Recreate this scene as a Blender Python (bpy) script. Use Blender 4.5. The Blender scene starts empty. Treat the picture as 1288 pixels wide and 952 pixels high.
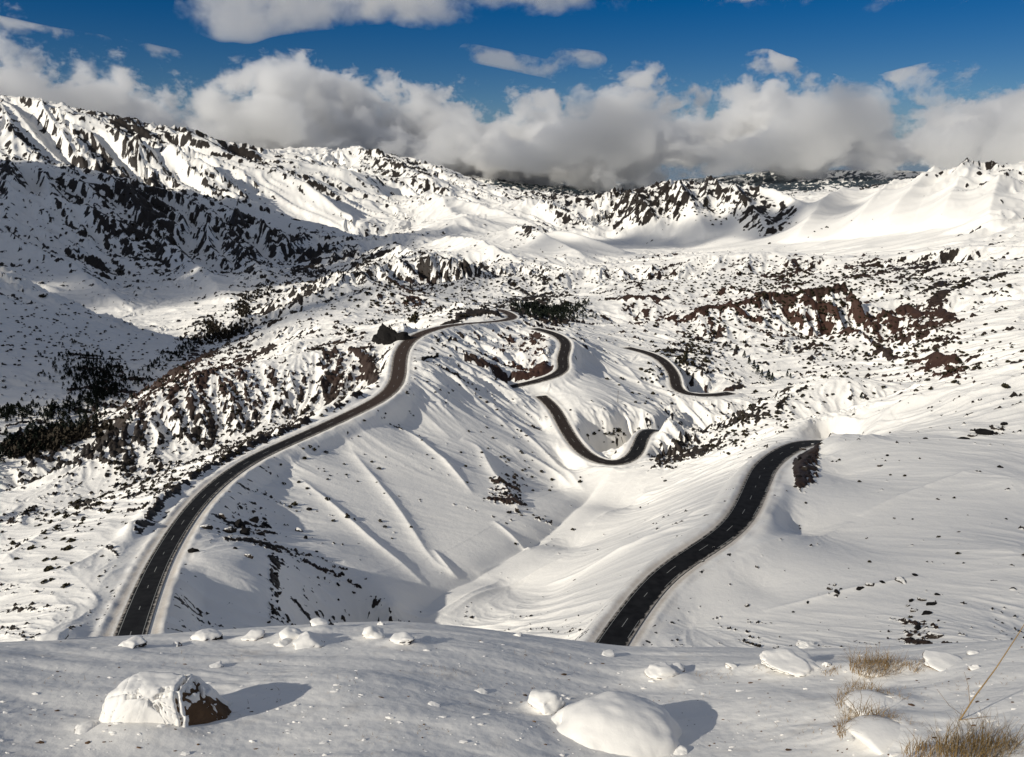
import bpy, bmesh, math, random
import numpy as np
from mathutils import Vector, Matrix, Euler

random.seed(7)
SC = bpy.context.scene
COL = SC.collection

# ------------------------------------------------------------------ camera model
F = 1051.0                      # focal length in photograph pixels (1288 wide)
PITCH = math.atan(246.0 / F)    # horizon sits at v = 230
CP, SP = math.cos(PITCH), math.sin(PITCH)
EYE = 1.7

def ray(u, v):
    a = (np.asarray(u, float) - 644.0) / F
    b = (476.0 - np.asarray(v, float)) / F
    X, Y, Z = a, CP + b * SP, -SP + b * CP
    return np.arctan2(X, Y), Z / np.hypot(X, Y)

def pix(az, e):
    fw = CP * np.cos(az) - SP * e
    up = SP * np.cos(az) + CP * e
    fw = np.maximum(fw, 1e-3)
    return 644.0 + F * np.sin(az) / fw, 476.0 - F * up / fw

# ------------------------------------------------------------------ noise
_rng = np.random.RandomState(11)
_perm = _rng.permutation(4096)
_ga = _rng.rand(4096) * 2 * np.pi
_gx, _gy = np.cos(_ga).astype(np.float32), np.sin(_ga).astype(np.float32)

def perlin(x, y, seed=0):
    xi = np.floor(x).astype(np.int64); yi = np.floor(y).astype(np.int64)
    xf = (x - xi).astype(np.float32); yf = (y - yi).astype(np.float32)
    def g(ix, iy, dx, dy):
        h = _perm[(_perm[(ix + seed * 131) & 4095] + iy + seed * 17) & 4095]
        return _gx[h] * dx + _gy[h] * dy
    u = xf * xf * xf * (xf * (xf * 6 - 15) + 10)
    w = yf * yf * yf * (yf * (yf * 6 - 15) + 10)
    a = g(xi, yi, xf, yf); b = g(xi + 1, yi, xf - 1, yf)
    c = g(xi, yi + 1, xf, yf - 1); d = g(xi + 1, yi + 1, xf - 1, yf - 1)
    return ((a + u * (b - a)) + w * ((c + u * (d - c)) - (a + u * (b - a)))) * 1.5

def sstep(a, b, x):
    t = np.clip((x - a) / (b - a), 0, 1)
    return t * t * (3 - 2 * t)

# ------------------------------------------------------------------ terrain control lines: (u, v, distance)
CT = []           # (az, ln r, e)
def ctl(pts, n=0, dip=None):
    """control polyline; n extra points between; dip=(factor, dv): hidden drop behind a crest"""
    P = np.array(pts, float)
    if n:
        out = []
        for a, b in zip(P[:-1], P[1:]):
            for t in np.linspace(0, 1, n + 1, endpoint=False):
                q = a + (b - a) * t
                q[2] = math.exp(math.log(a[2]) * (1 - t) + math.log(b[2]) * t)
                out.append(q)
        out.append(P[-1]); P = np.array(out)
    az, e = ray(P[:, 0], P[:, 1])
    for i in range(len(P)):
        CT.append((az[i], math.log(P[i, 2]), e[i]))
    if dip:
        az2, e2 = ray(P[:, 0], P[:, 1] + dip[1])
        for i in range(len(P)):
            CT.append((az2[i], math.log(P[i, 2] * dip[0]), e2[i]))

# hidden slope under the ledge
for r_, vv in ((12, 890), (28, 935), (60, 905), (100, 865)):
    ctl([(-150, vv, r_), (160, vv, r_), (480, vv + 25, r_), (700, vv + 20, r_), (1000, vv + 10, r_), (1400, vv, r_)])
# roads (centre lines)
ROAD_A = [(150, 845, 130), (158, 818, 140), (167, 790, 150), (180, 750, 166), (203, 703, 198), (235, 650, 235), (272, 609, 269), (320, 577, 302),
          (380, 549, 326), (440, 522, 352), (484, 499, 374), (500, 480, 396), (502, 457, 425), (507, 437, 456),
          (525, 421, 492), (560, 410, 532), (600, 406, 575), (632, 404, 612), (646, 400, 634), (640, 394, 664), (627, 389, 700), (615, 388, 725)]
ROAD_B = [(672, 413, 595), (690, 416, 578), (706, 422, 562), (714, 434, 543), (705, 452, 512), (713, 465, 496), (703, 473, 484), (665, 480, 472),
          (640, 487, 470)]
ROAD_C = [(680, 498, 458), (696, 508, 444), (711, 540, 415), (734, 574, 387), (757, 587, 374), (785, 587, 373), (800, 575, 384), (806, 550, 406), (814, 537, 426), (830, 541, 448), (850, 545, 466)]
ctl([(821, 534, 412), (838, 538, 414), (822, 556, 400), (845, 556, 405)])
ROAD_D = [(788, 437, 640), (806, 441, 622), (830, 448, 600), (845, 466, 575), (852, 482, 553), (845, 491, 541), (866, 497, 534), (900, 498, 545), (920, 494, 560)]
ROAD_E = [(735, 870, 126), (752, 838, 138), (772, 808, 150), (797, 768, 162), (830, 728, 181), (866, 699, 189), (902, 677, 197), (930, 653, 211), (948, 618, 241),
          (961, 589, 278), (982, 570, 302), (1004, 556, 324), (1026, 556, 346), (1050, 556, 366)]
ctl([(1016, 551, 316), (1030, 549, 318), (1050, 546, 324), (1014, 572, 302), (1040, 572, 300)])
for rd in (ROAD_A, ROAD_B, ROAD_C, ROAD_D, ROAD_E):
    ctl(rd, 1)
# --- left of the near road: slope falling left
ctl([(-140, 850, 165), (-140, 760, 215), (-140, 690, 280)])
ctl([(0, 795, 170), (0, 740, 205), (0, 690, 262)])
ctl([(70, 790, 152), (90, 720, 195), (130, 665, 235), (180, 632, 262), (235, 602, 285), (300, 566, 318)])
# gully between road spur and the speckled face
ctl([(-140, 640, 400), (0, 655, 330), (70, 650, 345), (150, 625, 365), (215, 592, 385), (290, 560, 405), (370, 530, 420), (430, 508, 425)])
# speckled face and its crest
ctl([(130, 590, 398), (220, 540, 424), (300, 510, 434), (380, 480, 448), (430, 470, 450)])
ctl([(60, 612, 392), (130, 548, 428), (185, 500, 452), (245, 472, 466), (330, 452, 476), (400, 438, 488), (450, 428, 498), (490, 420, 512)], 1, dip=(1.14, 26))
ctl([(456, 440, 474), (470, 462, 452), (481, 486, 428)])
ctl([(470, 430, 500), (492, 418, 520), (500, 408, 505), (514, 412, 515)])
# lower brown spur toward the river
ctl([(-140, 620, 470), (0, 572, 520), (60, 556, 560), (120, 525, 620), (160, 506, 660), (215, 474, 740), (270, 444, 830), (330, 421, 920), (390, 402, 1000)], 1, dip=(1.10, 14))
ctl([(190, 510, 610), (270, 468, 680), (350, 436, 740)])
# river in the left valley
ctl([(-140, 590, 600), (0, 556, 640), (50, 535, 700), (130, 500, 800), (190, 465, 930), (240, 438, 1080), (300, 405, 1400), (335, 385, 1650), (370, 358, 2050), (430, 325, 2600)], 1)
# knolls behind the crest
ctl([(380, 432, 640), (420, 405, 780), (470, 395, 820), (520, 385, 860)])
ctl([(410, 410, 740), (435, 397, 800)])
ctl([(540, 402, 640), (565, 386, 690), (590, 380, 720), (615, 385, 740)], 1, dip=(1.12, 8))
ctl([(640, 400, 900), (680, 395, 900), (720, 390, 880), (690, 376, 980)])
# --- basin, its slope, the stream
ctl([(395, 800, 185), (420, 740, 208), (350, 660, 250), (300, 640, 252)])
ctl([(255, 700, 192), (330, 700, 200), (345, 740, 185), (240, 770, 168), (330, 780, 172)])
ctl([(420, 690, 230), (470, 730, 212), (490, 770, 199)])
ctl([(480, 830, 196), (500, 780, 199), (560, 738, 221), (610, 712, 240), (660, 682, 268), (705, 650, 304), (745, 615, 348)], 1)
ctl([(500, 530, 366), (560, 580, 332), (610, 630, 302), (660, 670, 280)])
ctl([(430, 570, 322), (480, 640, 275), (540, 700, 244)])
ctl([(350, 610, 284), (420, 640, 268), (450, 680, 245)])
ctl([(530, 450, 440), (580, 500, 410), (640, 560, 378), (700, 615, 355)])
ctl([(560, 425, 500), (620, 470, 468), (655, 495, 452), (690, 540, 420), (725, 590, 384)])
ctl([(615, 412, 580), (645, 440, 540), (664, 465, 500)])
ctl([(655, 408, 640), (690, 440, 575), (712, 458, 525)])
# bowl inside the hairpin
ctl([(740, 545, 425), (770, 535, 440), (775, 565, 400)])
ctl([(730, 455, 540), (760, 480, 505), (800, 510, 470)])
ctl([(745, 430, 600), (790, 455, 590), (820, 485, 545), (830, 515, 490)])
# ridge right of stream
ctl([(720, 690, 278), (790, 640, 330), (850, 600, 350), (900, 580, 350)])
ctl([(640, 740, 230), (700, 745, 216), (780, 690, 220), (850, 645, 250)])
ctl([(560, 790, 196), (650, 790, 182), (720, 800, 165)])
ctl([(760, 612, 378), (810, 585, 392), (860, 560, 412), (920, 528, 440), (960, 505, 458), (1000, 484, 476), (1045, 472, 488), (1090, 475, 490)], 1, dip=(1.12, 22))
ctl([(880, 575, 370), (940, 555, 372), (990, 530, 385), (1030, 510, 410)])
# right hillside
ctl([(1012, 545, 352), (1050, 519, 378), (1130, 492, 402), (1200, 470, 420), (1268, 449, 432), (1400, 410, 460)], 1, dip=(1.13, 20))
ctl([(1400, 560, 330), (1268, 600, 272), (1150, 600, 275), (1060, 600, 280)])
ctl([(1400, 660, 250), (1268, 690, 205), (1100, 690, 212), (1000, 670, 225)])
ctl([(1400, 800, 165), (1268, 800, 150), (1100, 800, 152), (950, 800, 155), (870, 790, 160)])
ctl([(900, 720, 182), (960, 740, 180), (1100, 760, 170)])
# shrubby plateau on the right
ctl([(870, 515, 560), (930, 500, 560), (980, 478, 600), (1080, 462, 620), (1180, 462, 600), (1268, 440, 600), (1400, 420, 620)])
ctl([(830, 430, 680), (900, 455, 640), (1000, 440, 690), (1120, 430, 700), (1268, 400, 720)])
ctl([(740, 410, 780), (870, 425, 720), (1060, 385, 880), (1160, 376, 900), (1268, 362, 920), (1400, 350, 930)])
ctl([(760, 385, 930), (1268, 338, 1060)])
ctl([(560, 358, 1300), (630, 352, 1300), (700, 342, 1400), (790, 328, 1450), (890, 320, 1420), (980, 317, 1400), (1070, 328, 1300), (1140, 322, 1280), (1210, 315, 1260), (1268, 311, 1250), (1400, 300, 1250)], 1, dip=(1.18, 16))
# folds of the plateau and the knolls
ctl([(430, 350, 1480), (480, 336, 1540), (530, 331, 1580), (585, 341, 1540)], 1, dip=(1.12, 14))
ctl([(375, 396, 860), (430, 378, 910), (490, 363, 950), (545, 372, 930)], 1, dip=(1.12, 16))
ctl([(815, 404, 770), (900, 385, 810), (980, 372, 840), (1050, 365, 860)], 1, dip=(1.09, 13))
ctl([(1040, 424, 715), (1120, 406, 750), (1205, 394, 780), (1268, 381, 800)], 1, dip=(1.09, 13))
ctl([(700, 372, 1020), (770, 360, 1080), (840, 350, 1120)], 1, dip=(1.10, 11))
ctl([(960, 348, 1090), (1050, 338, 1120), (1140, 336, 1090), (1230, 326, 1100)], 1, dip=(1.09, 9))
# centre middle distance
ctl([(480, 330, 1700), (540, 322, 1800), (590, 318, 1900), (640, 330, 1700)])
ctl([(560, 306, 2300), (600, 298, 2400), (640, 291, 2500), (690, 296, 2500), (740, 303, 2450), (790, 320, 2200)], 1, dip=(1.15, 12))
ctl([(450, 305, 2800), (500, 296, 2900), (560, 283, 3300), (600, 280, 3400)])
ctl([(560, 266, 4200), (640, 257, 4500), (720, 255, 4600), (770, 247, 4500)], 1, dip=(1.18, 10))
ctl([(640, 300, 3200), (720, 285, 3800), (800, 305, 3450), (870, 310, 3300)])
ctl([(770, 248, 4300), (830, 240, 4200), (885, 231, 4100), (930, 240, 4000), (975, 243, 4200), (1020, 252, 4000), (1080, 240, 4100), (1130, 237, 4000), (1180, 226, 3900), (1225, 216, 3900), (1268, 209, 3900), (1400, 195, 3900)], 1, dip=(1.22, 16))
ctl([(780, 275, 3900), (850, 262, 3800), (930, 275, 3650), (980, 290, 3400)])
ctl([(1000, 300, 3150), (1060, 285, 3250), (1130, 262, 3450), (1190, 255, 3450), (1268, 250, 3350)])
ctl([(930, 314, 3000), (1040, 314, 2900), (1150, 306, 2750), (1268, 298, 2650), (1400, 290, 2650)])
ctl([(800, 345, 2300), (930, 340, 2200), (1040, 338, 2100), (1150, 332, 2000), (1268, 326, 1900)])
# left hillside near (shaded)
ctl([(-140, 310, 1450), (0, 344, 1350), (60, 368, 1300), (120, 392, 1250), (190, 417, 1200), (240, 433, 1150)], 1, dip=(1.14, 30))
ctl([(-140, 440, 950), (0, 440, 980), (80, 450, 980), (150, 450, 1030)])
# big left mountain
ctl([(-140, 350, 2000), (0, 385, 1900), (100, 405, 1750), (200, 400, 1750), (290, 385, 1750)])
ctl([(-140, 270, 2850), (0, 300, 2750), (100, 320, 2700), (200, 335, 2650), (300, 345, 2550), (380, 335, 2600)])
ctl([(-140, 190, 3600), (0, 200, 3600), (60, 205, 3600), (130, 222, 3500), (200, 238, 3450), (280, 255, 3400), (350, 272, 3350), (420, 290, 3300), (460, 302, 3100)], 1, dip=(1.09, 9))
ctl([(-140, 150, 4350), (0, 165, 4280), (100, 178, 4280), (200, 200, 4280), (300, 225, 4250), (400, 250, 4250), (500, 275, 4150)])
ctl([(-140, 110, 5000), (0, 123, 4900), (60, 135, 4900), (130, 148, 5000), (170, 152, 5100), (230, 168, 5350), (290, 184, 5700), (340, 192, 6100)], 1, dip=(1.15, 10))
ctl([(340, 196, 7000), (390, 189, 7600), (440, 186, 7800), (490, 196, 7700), (545, 207, 7500), (580, 222, 7300), (620, 238, 7400), (680, 250, 7600)], 1, dip=(1.2, 6))
ctl([(440, 220, 6000), (520, 240, 5600), (580, 252, 5400)])
# far ranges under the cloud
ctl([(-140, 200, 15000), (300, 205, 15000), (540, 206, 14500), (610, 214, 14500), (660, 228, 14500), (710, 236, 14500), (760, 243, 15000), (830, 238, 15000), (890, 226, 13500),
     (960, 218, 13000), (1030, 212, 13000), (1080, 215, 13500), (1150, 220, 14000), (1268, 226, 14000), (1400, 226, 14000)], 1, dip=(1.2, 6))
ctl([(640, 247, 10500), (740, 250, 11000), (860, 243, 10500), (960, 236, 10000), (1060, 232, 10000)])
for r_, vv in ((17500, 244), (21000, 221), (23000, 226), (26000, 246), (58000, 242)):
    ctl([(-140, vv, r_), (300, vv, r_), (644, vv, r_), (1000, vv, r_), (1400, vv, r_)])

CT = np.array(CT)
def fit_rbf(C, c=0.012, lam=2e-3):
    d = np.sqrt((C[:, None, 0] - C[None, :, 0]) ** 2 + (C[:, None, 1] - C[None, :, 1]) ** 2 + c * c)
    n = len(C)
    A = np.zeros((n + 3, n + 3)); A[:n, :n] = -d - lam * 0 + np.eye(n) * lam
    A[:n, n] = 1; A[:n, n + 1] = C[:, 0]; A[:n, n + 2] = C[:, 1]; A[n:, :n] = A[:n, n:].T
    return np.linalg.solve(A, np.concatenate([C[:, 2], np.zeros(3)]))
RBW = fit_rbf(CT)
AZ0, AZ1, NA = -0.82, 0.82, 700
L0, L1, NL = math.log(8.0), math.log(60000.0), 900
ga = np.linspace(AZ0, AZ1, NA); gl = np.linspace(L0, L1, NL)
BASE = np.zeros((NL, NA), np.float32)
for i in range(0, NL, 10):
    A_, L_ = np.meshgrid(ga, gl[i:i + 10])
    d = np.sqrt((A_[..., None] - CT[:, 0]) ** 2 + (L_[..., None] - CT[:, 1]) ** 2 + 0.012 ** 2)
    BASE[i:i + 10] = -(d @ RBW[:-3]) + RBW[-3] + RBW[-2] * A_ + RBW[-1] * L_
def base_e(az, lr):
    x = np.clip((az - AZ0) / (AZ1 - AZ0) * (NA - 1), 0, NA - 1.001); y = np.clip((lr - L0) / (L1 - L0) * (NL - 1), 0, NL - 1.001)
    xi = x.astype(int); yi = y.astype(int); fx = x - xi; fy = y - yi
    return ((BASE[yi, xi] * (1 - fx) + BASE[yi, xi + 1] * fx) * (1 - fy) + (BASE[yi + 1, xi] * (1 - fx) + BASE[yi + 1, xi + 1] * fx) * fy)

# ledge edge line (u, v) at about 6.6 m
EDGE = np.array([(-200, 812), (0, 808), (90, 803), (170, 797), (260, 793), (350, 790), (430, 785), (510, 784), (580, 788), (660, 797), (740, 808), (800, 814), (900, 813),
                 (1000, 815), (1100, 814), (1200, 808), (1268, 803), (1400, 800)], float)
_eaz, _ee = ray(EDGE[:, 0], EDGE[:, 1])
R_EDGE = 6.6

def world_z(x, y):
    """smooth height of the country, without the ledge and without fine relief"""
    r = np.hypot(x, y); az = np.arctan2(x, y)
    return base_e(az, np.log(np.maximum(r, 8.0))) * r

# ------------------------------------------------------------------ terrain grid (polar, denser where the ground is close or steep)
def rows():
    segs = [(0.4, 3.0, 30), (3.0, 7.4, 230), (7.4, 118, 70), (118, 260, 420), (260, 760, 640), (760, 3000, 470), (3000, 9000, 330), (9000, 16000, 110), (16000, 60000, 30)]
    out = []
    for a, b, n in segs:
        out += list(np.exp(np.linspace(math.log(a), math.log(b), n, endpoint=False)))
    return np.array(out + [60000.0])
RR = rows()
AA = np.concatenate([np.linspace(-math.pi, -0.70, 70, endpoint=False), np.linspace(-0.70, 0.70, 1180, endpoint=False), np.linspace(0.70, math.pi, 70)])
AZG, RG = np.meshgrid(AA, RR)
LR = np.log(RG)
X = RG * np.sin(AZG); Y = RG * np.cos(AZG)
E = base_e(AZG, np.maximum(LR, L0))
Z = E * RG

# relief: octaves windowed by distance so that detail follows what the eye can resolve
def relief(seed, lo, hi, r, x, y, ridged=False):
    s = np.zeros_like(r, dtype=np.float32)
    for k in range(-4, 13):
        lam = 2.0 ** k
        t = np.log2(lam / r)
        w = sstep(lo - 1.0, lo, t) * (1 - sstep(hi, hi + 1.0, t))
        m = w > 0.003
        rowm = m.any(axis=1)
        if not rowm.any(): continue
        i0, i1 = np.where(rowm)[0][[0, -1]]
        sl = slice(i0, i1 + 1)
        n = perlin(x[sl] / lam + 31.7 * k, y[sl] / lam - 12.3 * k, seed + k + 5)
        if ridged: n = 0.5 - np.abs(n) * 1.6
        s[sl] += (w[sl] * lam * n).astype(np.float32)
    return s
far = sstep(math.log(100), math.log(900), LR)
ROUGH = 0.035 + 0.075 * far
PU, PV = pix(AZG, np.where(RG > 8, E, -0.6))
vis = np.abs(AZG) < 0.75
# regional character, placed where each hillside lies: (u, v, ru, rv, amount)
def blobs(lst, base=0.0):
    d = np.full(PU.shape, base, np.float32)
    for b in lst:
        u, v, ru, rv, a = b[:5]
        ang = math.radians(b[5]) if len(b) > 5 else 0.0
        du, dv = PU - u, PV - v
        p = (du * math.cos(ang) + dv * math.sin(ang)) / ru; q = (-du * math.sin(ang) + dv * math.cos(ang)) / rv
        k = np.exp(-(p * p + q * q) ** 1.5 * 0.7)
        d = d + a * k
    return np.where(vis & (RG > 100), d, base)
SMOOTH = blobs([(560, 620, 150, 110, 0.8), (450, 640, 100, 100, 0.6), (300, 720, 60, 50, 0.9), (1150, 640, 160, 120, 0.9), (760, 720, 130, 60, 0.8), (930, 620, 80, 40, 0.6),
                (770, 480, 60, 50, 0.7), (1000, 740, 150, 60, 0.7), (100, 680, 90, 60, 0.4), (640, 312, 90, 18, 0.7), (600, 280, 70, 14, 0.6), (760, 310, 80, 14, 0.8), (900, 300, 90, 14, 0.8), (1120, 285, 160, 30, 0.6), (1240, 420, 50, 40, 0.5), (240, 380, 60, 40, 0.4), (420, 270, 90, 20, 0.4), (700, 660, 120, 60, 0.6), (830, 610, 80, 35, 0.5), (640, 570, 110, 80, 0.45), (480, 560, 90, 60, 0.4), (560, 740, 90, 40, .5), (1050, 290, 150, 40, 0.5), (80, 420, 120, 50, 0.5)])
ROUGHM = ROUGH * (1.0 - 0.75 * np.clip(SMOOTH, 0, 1))
w8 = sstep(math.log(60), math.log(130), LR)
def slope_dir(z):
    gr = np.gradient(z, axis=0) / np.gradient(RG, axis=0)
    gt = np.gradient(z, axis=1) / np.maximum(np.gradient(AZG, axis=1) * RG, 1e-3)
    gx = gr * np.sin(AZG) + gt * np.cos(AZG); gy = gr * np.cos(AZG) - gt * np.sin(AZG)
    return gx, gy, np.hypot(gx, gy)

def gullies(lam, x, y, sx, sy, seed):
    """waves across the fall line: spurs and gullies that run downhill"""
    px, py = x / lam, y / lam
    ix = np.floor(px).astype(np.int64); iy = np.floor(py).astype(np.int64)
    acc = np.zeros(x.shape, np.float32); wt = np.zeros(x.shape, np.float32)
    for i in (-1, 0, 1):
        for j in (-1, 0, 1):
            h = _perm[(_perm[(ix + i + seed * 131) & 4095] + iy + j + seed * 17) & 4095]
            dx = px - (ix + i) - 0.5 - 0.45 * _gx[h]; dy = py - (iy + j) - 0.5 - 0.45 * _gy[h]
            w = np.exp(-(dx * dx + dy * dy) * 2.2).astype(np.float32)
            acc += w * np.cos((dx * sx + dy * sy) * 2 * np.pi * 1.1); wt += w
    return acc / wt

far2 = sstep(math.log(900), math.log(2600), LR)
# broad swells first, then gullies octave by octave, each following the slope left by the last
Z += w8 * relief(3, -4.4, -3.2, RG, X, Y) * ROUGHM * 0.35
gx, gy, gm = slope_dir(Z)
mx0, my0 = gx.copy(), gy.copy()
SHARP = np.zeros_like(Z, dtype=np.float32)
for k in range(9, -2, -1):
    lam = 2.0 ** k
    t = np.log2(lam / RG)
    w = sstep(-7.2, -6.2, t) * (1 - sstep(-3.6, -2.6, t)) * w8 * (np.abs(AZG) < 0.8)
    rowm = (w > 0.01).any(axis=1)
    if not rowm.any(): continue
    i0, i1 = np.where(rowm)[0][[0, -1]]; sl = slice(i0, i1 + 1)
    n = np.maximum(gm[sl], 1e-3)
    wx = perlin(X[sl] / lam * .5, Y[sl] / lam * .5, 60 + k) * 0.25
    g = gullies(lam, X[sl] + wx * lam, Y[sl] - wx * lam, -gy[sl] / n, gx[sl] / n, 300 + k)
    amp = lam * 0.080 * np.clip((gm[sl] + 0.16 * far2[sl]) * 2.0, 0.10, 1.3) * np.clip(1.0 + 0.30 * (t[sl] + 4.2) * (0.4 + 0.6 * far2[sl]), 0.25, 1.25) * (1.0 - 0.85 * np.clip(SMOOTH[sl], 0, 1)) * (0.34 + 0.95 * far[sl])
    Z[sl] += w[sl] * amp * (0.55 - np.abs(g) ** 0.85 * 1.6 + 0.3 * g)
    SHARP[sl] += (w[sl] * g).astype(np.float32)
    if k in (9, 7, 5, 3, 1):
        gx, gy, gm = slope_dir(Z)
        gx, gy = gx * 0.3 + mx0 * 0.7, gy * 0.3 + my0 * 0.7
        gm = np.hypot(gx, gy)
Z += w8 * relief(5, -7.5, -5.6, RG, X, Y) * ROUGHM * 0.22

# snow ribs and gully lines, given as polylines on the ground
def locate(u, v, lo=110.0, hi=20000.0):
    """first point of the smooth country met by the sight line of a photograph pixel"""
    az, e = ray(u, v)
    ls = np.linspace(math.log(lo), math.log(hi), 1500)
    be = base_e(np.full(ls.shape, float(az)), ls)
    i = int(np.argmax(be > float(e)))
    if be[i] <= float(e): i = len(ls) - 1
    r = math.exp(ls[i])
    return Vector((r * math.sin(az), r * math.cos(az), float(e) * r))

def spline(P, step):
    P = np.array(P, float)
    Q = np.vstack([2 * P[0] - P[1], P, 2 * P[-1] - P[-2]])
    out = []
    for i in range(1, len(Q) - 2):
        p0, p1, p2, p3 = Q[i - 1:i + 3]
        n = max(2, int(np.linalg.norm(p2 - p1) / step))
        for t in np.linspace(0, 1, n, endpoint=False):
            out.append(0.5 * (2 * p1 + (p2 - p0) * t + (2 * p0 - 5 * p1 + 4 * p2 - p3) * t * t + (3 * p1 - p0 - 3 * p2 + p3) * t ** 3))
    out.append(P[-1])
    return np.array(out)

def near_line(L, reach):
    """distance, signed side, height and position along a line for every grid point within reach"""
    D2 = np.full(RG.shape, 1e12, np.float64); S = np.zeros(RG.shape, np.float32); H = np.zeros(RG.shape, np.float32); T = np.zeros(RG.shape, np.float32)
    tang = np.gradient(L, axis=0)
    rr = np.hypot(L[:, 0], L[:, 1]); aa = np.arctan2(L[:, 0], L[:, 1])
    for i in range(len(L)):
        j0, j1 = np.searchsorted(AA, [aa[i] - reach / rr[i], aa[i] + reach / rr[i]])
        i0, i1 = np.searchsorted(RR, [rr[i] - reach, rr[i] + reach])
        sl = (slice(i0, i1), slice(j0, j1))
        dx = X[sl] - L[i, 0]; dy = Y[sl] - L[i, 1]
        d2 = dx * dx + dy * dy
        m = d2 < D2[sl]
        if not m.any(): continue
        D2[sl][m] = d2[m]
        tl = math.hypot(tang[i, 0], tang[i, 1]) + 1e-9
        s = (dx * tang[i, 1] - dy * tang[i, 0]) / tl
        along = (dx * tang[i, 0] + dy * tang[i, 1]) / tl
        S[sl][m] = s[m]                     # positive = right of the direction of travel
        H[sl][m] = (L[i, 2] + along * tang[i, 2] / tl)[m]
        T[sl][m] = ((i + np.clip(along / tl, -0.6, 0.6)) / (len(L) - 1.0))[m]
    return np.sqrt(D2), S, H, T

ROCK_ADD = np.zeros(RG.shape, np.float32)
def rib(pts, width, height, rock=0.0, rockside=0, sharp=False):
    L = np.array([locate(u, v) for u, v in pts]); L = spline(L, width * 0.5)
    D, S, H, T = near_line(L, width * 3)
    ok = D < width * 3
    prof = np.exp(-np.abs(S / width) ** (1.2 if sharp else 2.0)) * (D < width * 3) * np.sin(np.clip(T, 0, 1) * np.pi).clip(0) ** 0.5
    Z[ok] += (height * prof)[ok]
    if rock:
        k = rock * np.exp(-((S / width - rockside) ** 2) * 2.0) * ok
        np.maximum(ROCK_ADD, k, out=ROCK_ADD)

for pts, w_, h_ in [([(495, 532), (535, 560), (570, 592), (595, 622)], 3.0, 2.2),
                    ([(580, 552), (604, 566), (616, 590), (640, 625), (655, 645)], 4.5, 3.2),
                    ([(610, 500), (660, 548), (705, 590), (735, 615)], 4.0, 2.6),
                    ([(560, 468), (610, 512), (650, 548)], 3.5, 2.0),
                    ([(590, 440), (650, 500), (690, 535)], 5.0, 2.6),
                    ([(640, 560), (690, 590), (720, 612)], 3.0, 2.0),
                    ([(440, 560), (500, 640), (545, 705), (572, 720)], 3.5, 1.8),
                    ([(375, 600), (450, 665), (520, 722), (535, 730)], 3.0, 1.8),
                    ([(620, 655), (655, 680), (668, 686)], 2.0, 1.6),
                    ([(545, 692), (565, 715), (578, 722)], 2.0, 1.6),
                    ([(720, 440), (760, 470), (800, 505)], 4.0, 2.0), ([(755, 435), (790, 465), (825, 500)], 4.0, 2.0),
                    ([(560, 775), (620, 745), (680, 718), (740, 690)], 2.5, 1.7), ([(530, 782), (580, 755), (630, 728)], 2.5, 1.5),
                    ([(690, 735), (770, 700), (840, 668), (880, 655)], 2.5, 1.4), ([(850, 655), (890, 640), (930, 640)], 1.6, 1.2),
                    ([(740, 660), (800, 632), (850, 610), (900, 588)], 3.0, 1.6), ([(720, 720), (790, 690), (830, 670)], 2.0, 1.2),
                    ([(930, 698), (1000, 678), (1070, 658)], 2.0, 1.4), ([(1080, 650), (1150, 620), (1230, 590)], 2.6, 1.6), ([(1000, 590), (1080, 555), (1150, 528)], 3.0, 1.8),
                    ([(1040, 570), (1120, 520), (1268, 470)], 5.0, 2.2), ([(960, 770), (1060, 745), (1160, 725)], 2.0, 1.0), ([(840, 545), (930, 515), (1010, 488)], 4.0, 2.0),
                    ([(600, 715), (650, 690), (700, 672)], 2.5, 1.4), ([(0, 710), (70, 665), (150, 628)], 5.0, 2.5), ([(0, 755), (80, 720), (150, 680)], 3.0, 1.5)]:
    rib(pts, w_ * 0.62, h_ * 0.62, sharp=True)
for pts, w_, h_ in [([(60, 140), (150, 190), (260, 235), (330, 268)], 90, 70), ([(190, 165), (270, 205), (370, 250), (470, 296)], 110, 80), ([(320, 192), (420, 235), (520, 262), (590, 285)], 120, 75),
                    ([(440, 192), (500, 222), (570, 250)], 130, 80), ([(0, 235), (120, 290), (220, 335), (290, 380)], 55, 40), ([(90, 215), (200, 280), (300, 330), (340, 365)], 60, 42), ([(220, 245), (320, 300), (390, 330)], 60, 42), ([(0, 300), (90, 350), (170, 395)], 40, 26),
                    ([(770, 250), (800, 272), (835, 300)], 70, 55), ([(830, 241), (860, 268), (890, 300)], 70, 60), ([(886, 232), (925, 262), (965, 296)], 70, 60), ([(935, 242), (985, 262), (1020, 285)], 60, 45),
                    ([(1080, 242), (1040, 270), (1000, 305)], 70, 55), ([(1130, 240), (1105, 268), (1070, 300)], 70, 55), ([(1182, 228), (1150, 262), (1110, 296)], 80, 60), ([(1228, 218), (1205, 255), (1180, 290)], 80, 60), ([(1268, 225), (1250, 260), (1240, 290)], 70, 50),
                    ([(560, 306), (610, 318), (660, 332)], 30, 22), ([(640, 293), (690, 312), (740, 330)], 34, 26), ([(690, 298), (740, 312), (790, 322)], 30, 22), ([(480, 312), (540, 330), (590, 350)], 30, 20), ([(640, 258), (700, 275), (760, 296)], 70, 45), ([(560, 268), (620, 280), (680, 290)], 70, 45)]:
    rib(pts, w_, h_ * 1.25, sharp=True)
rib([(490, 786), (525, 762), (560, 738), (610, 712), (660, 682), (705, 650), (745, 615), (770, 590)], 5.0, -3.5, sharp=True)
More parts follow.
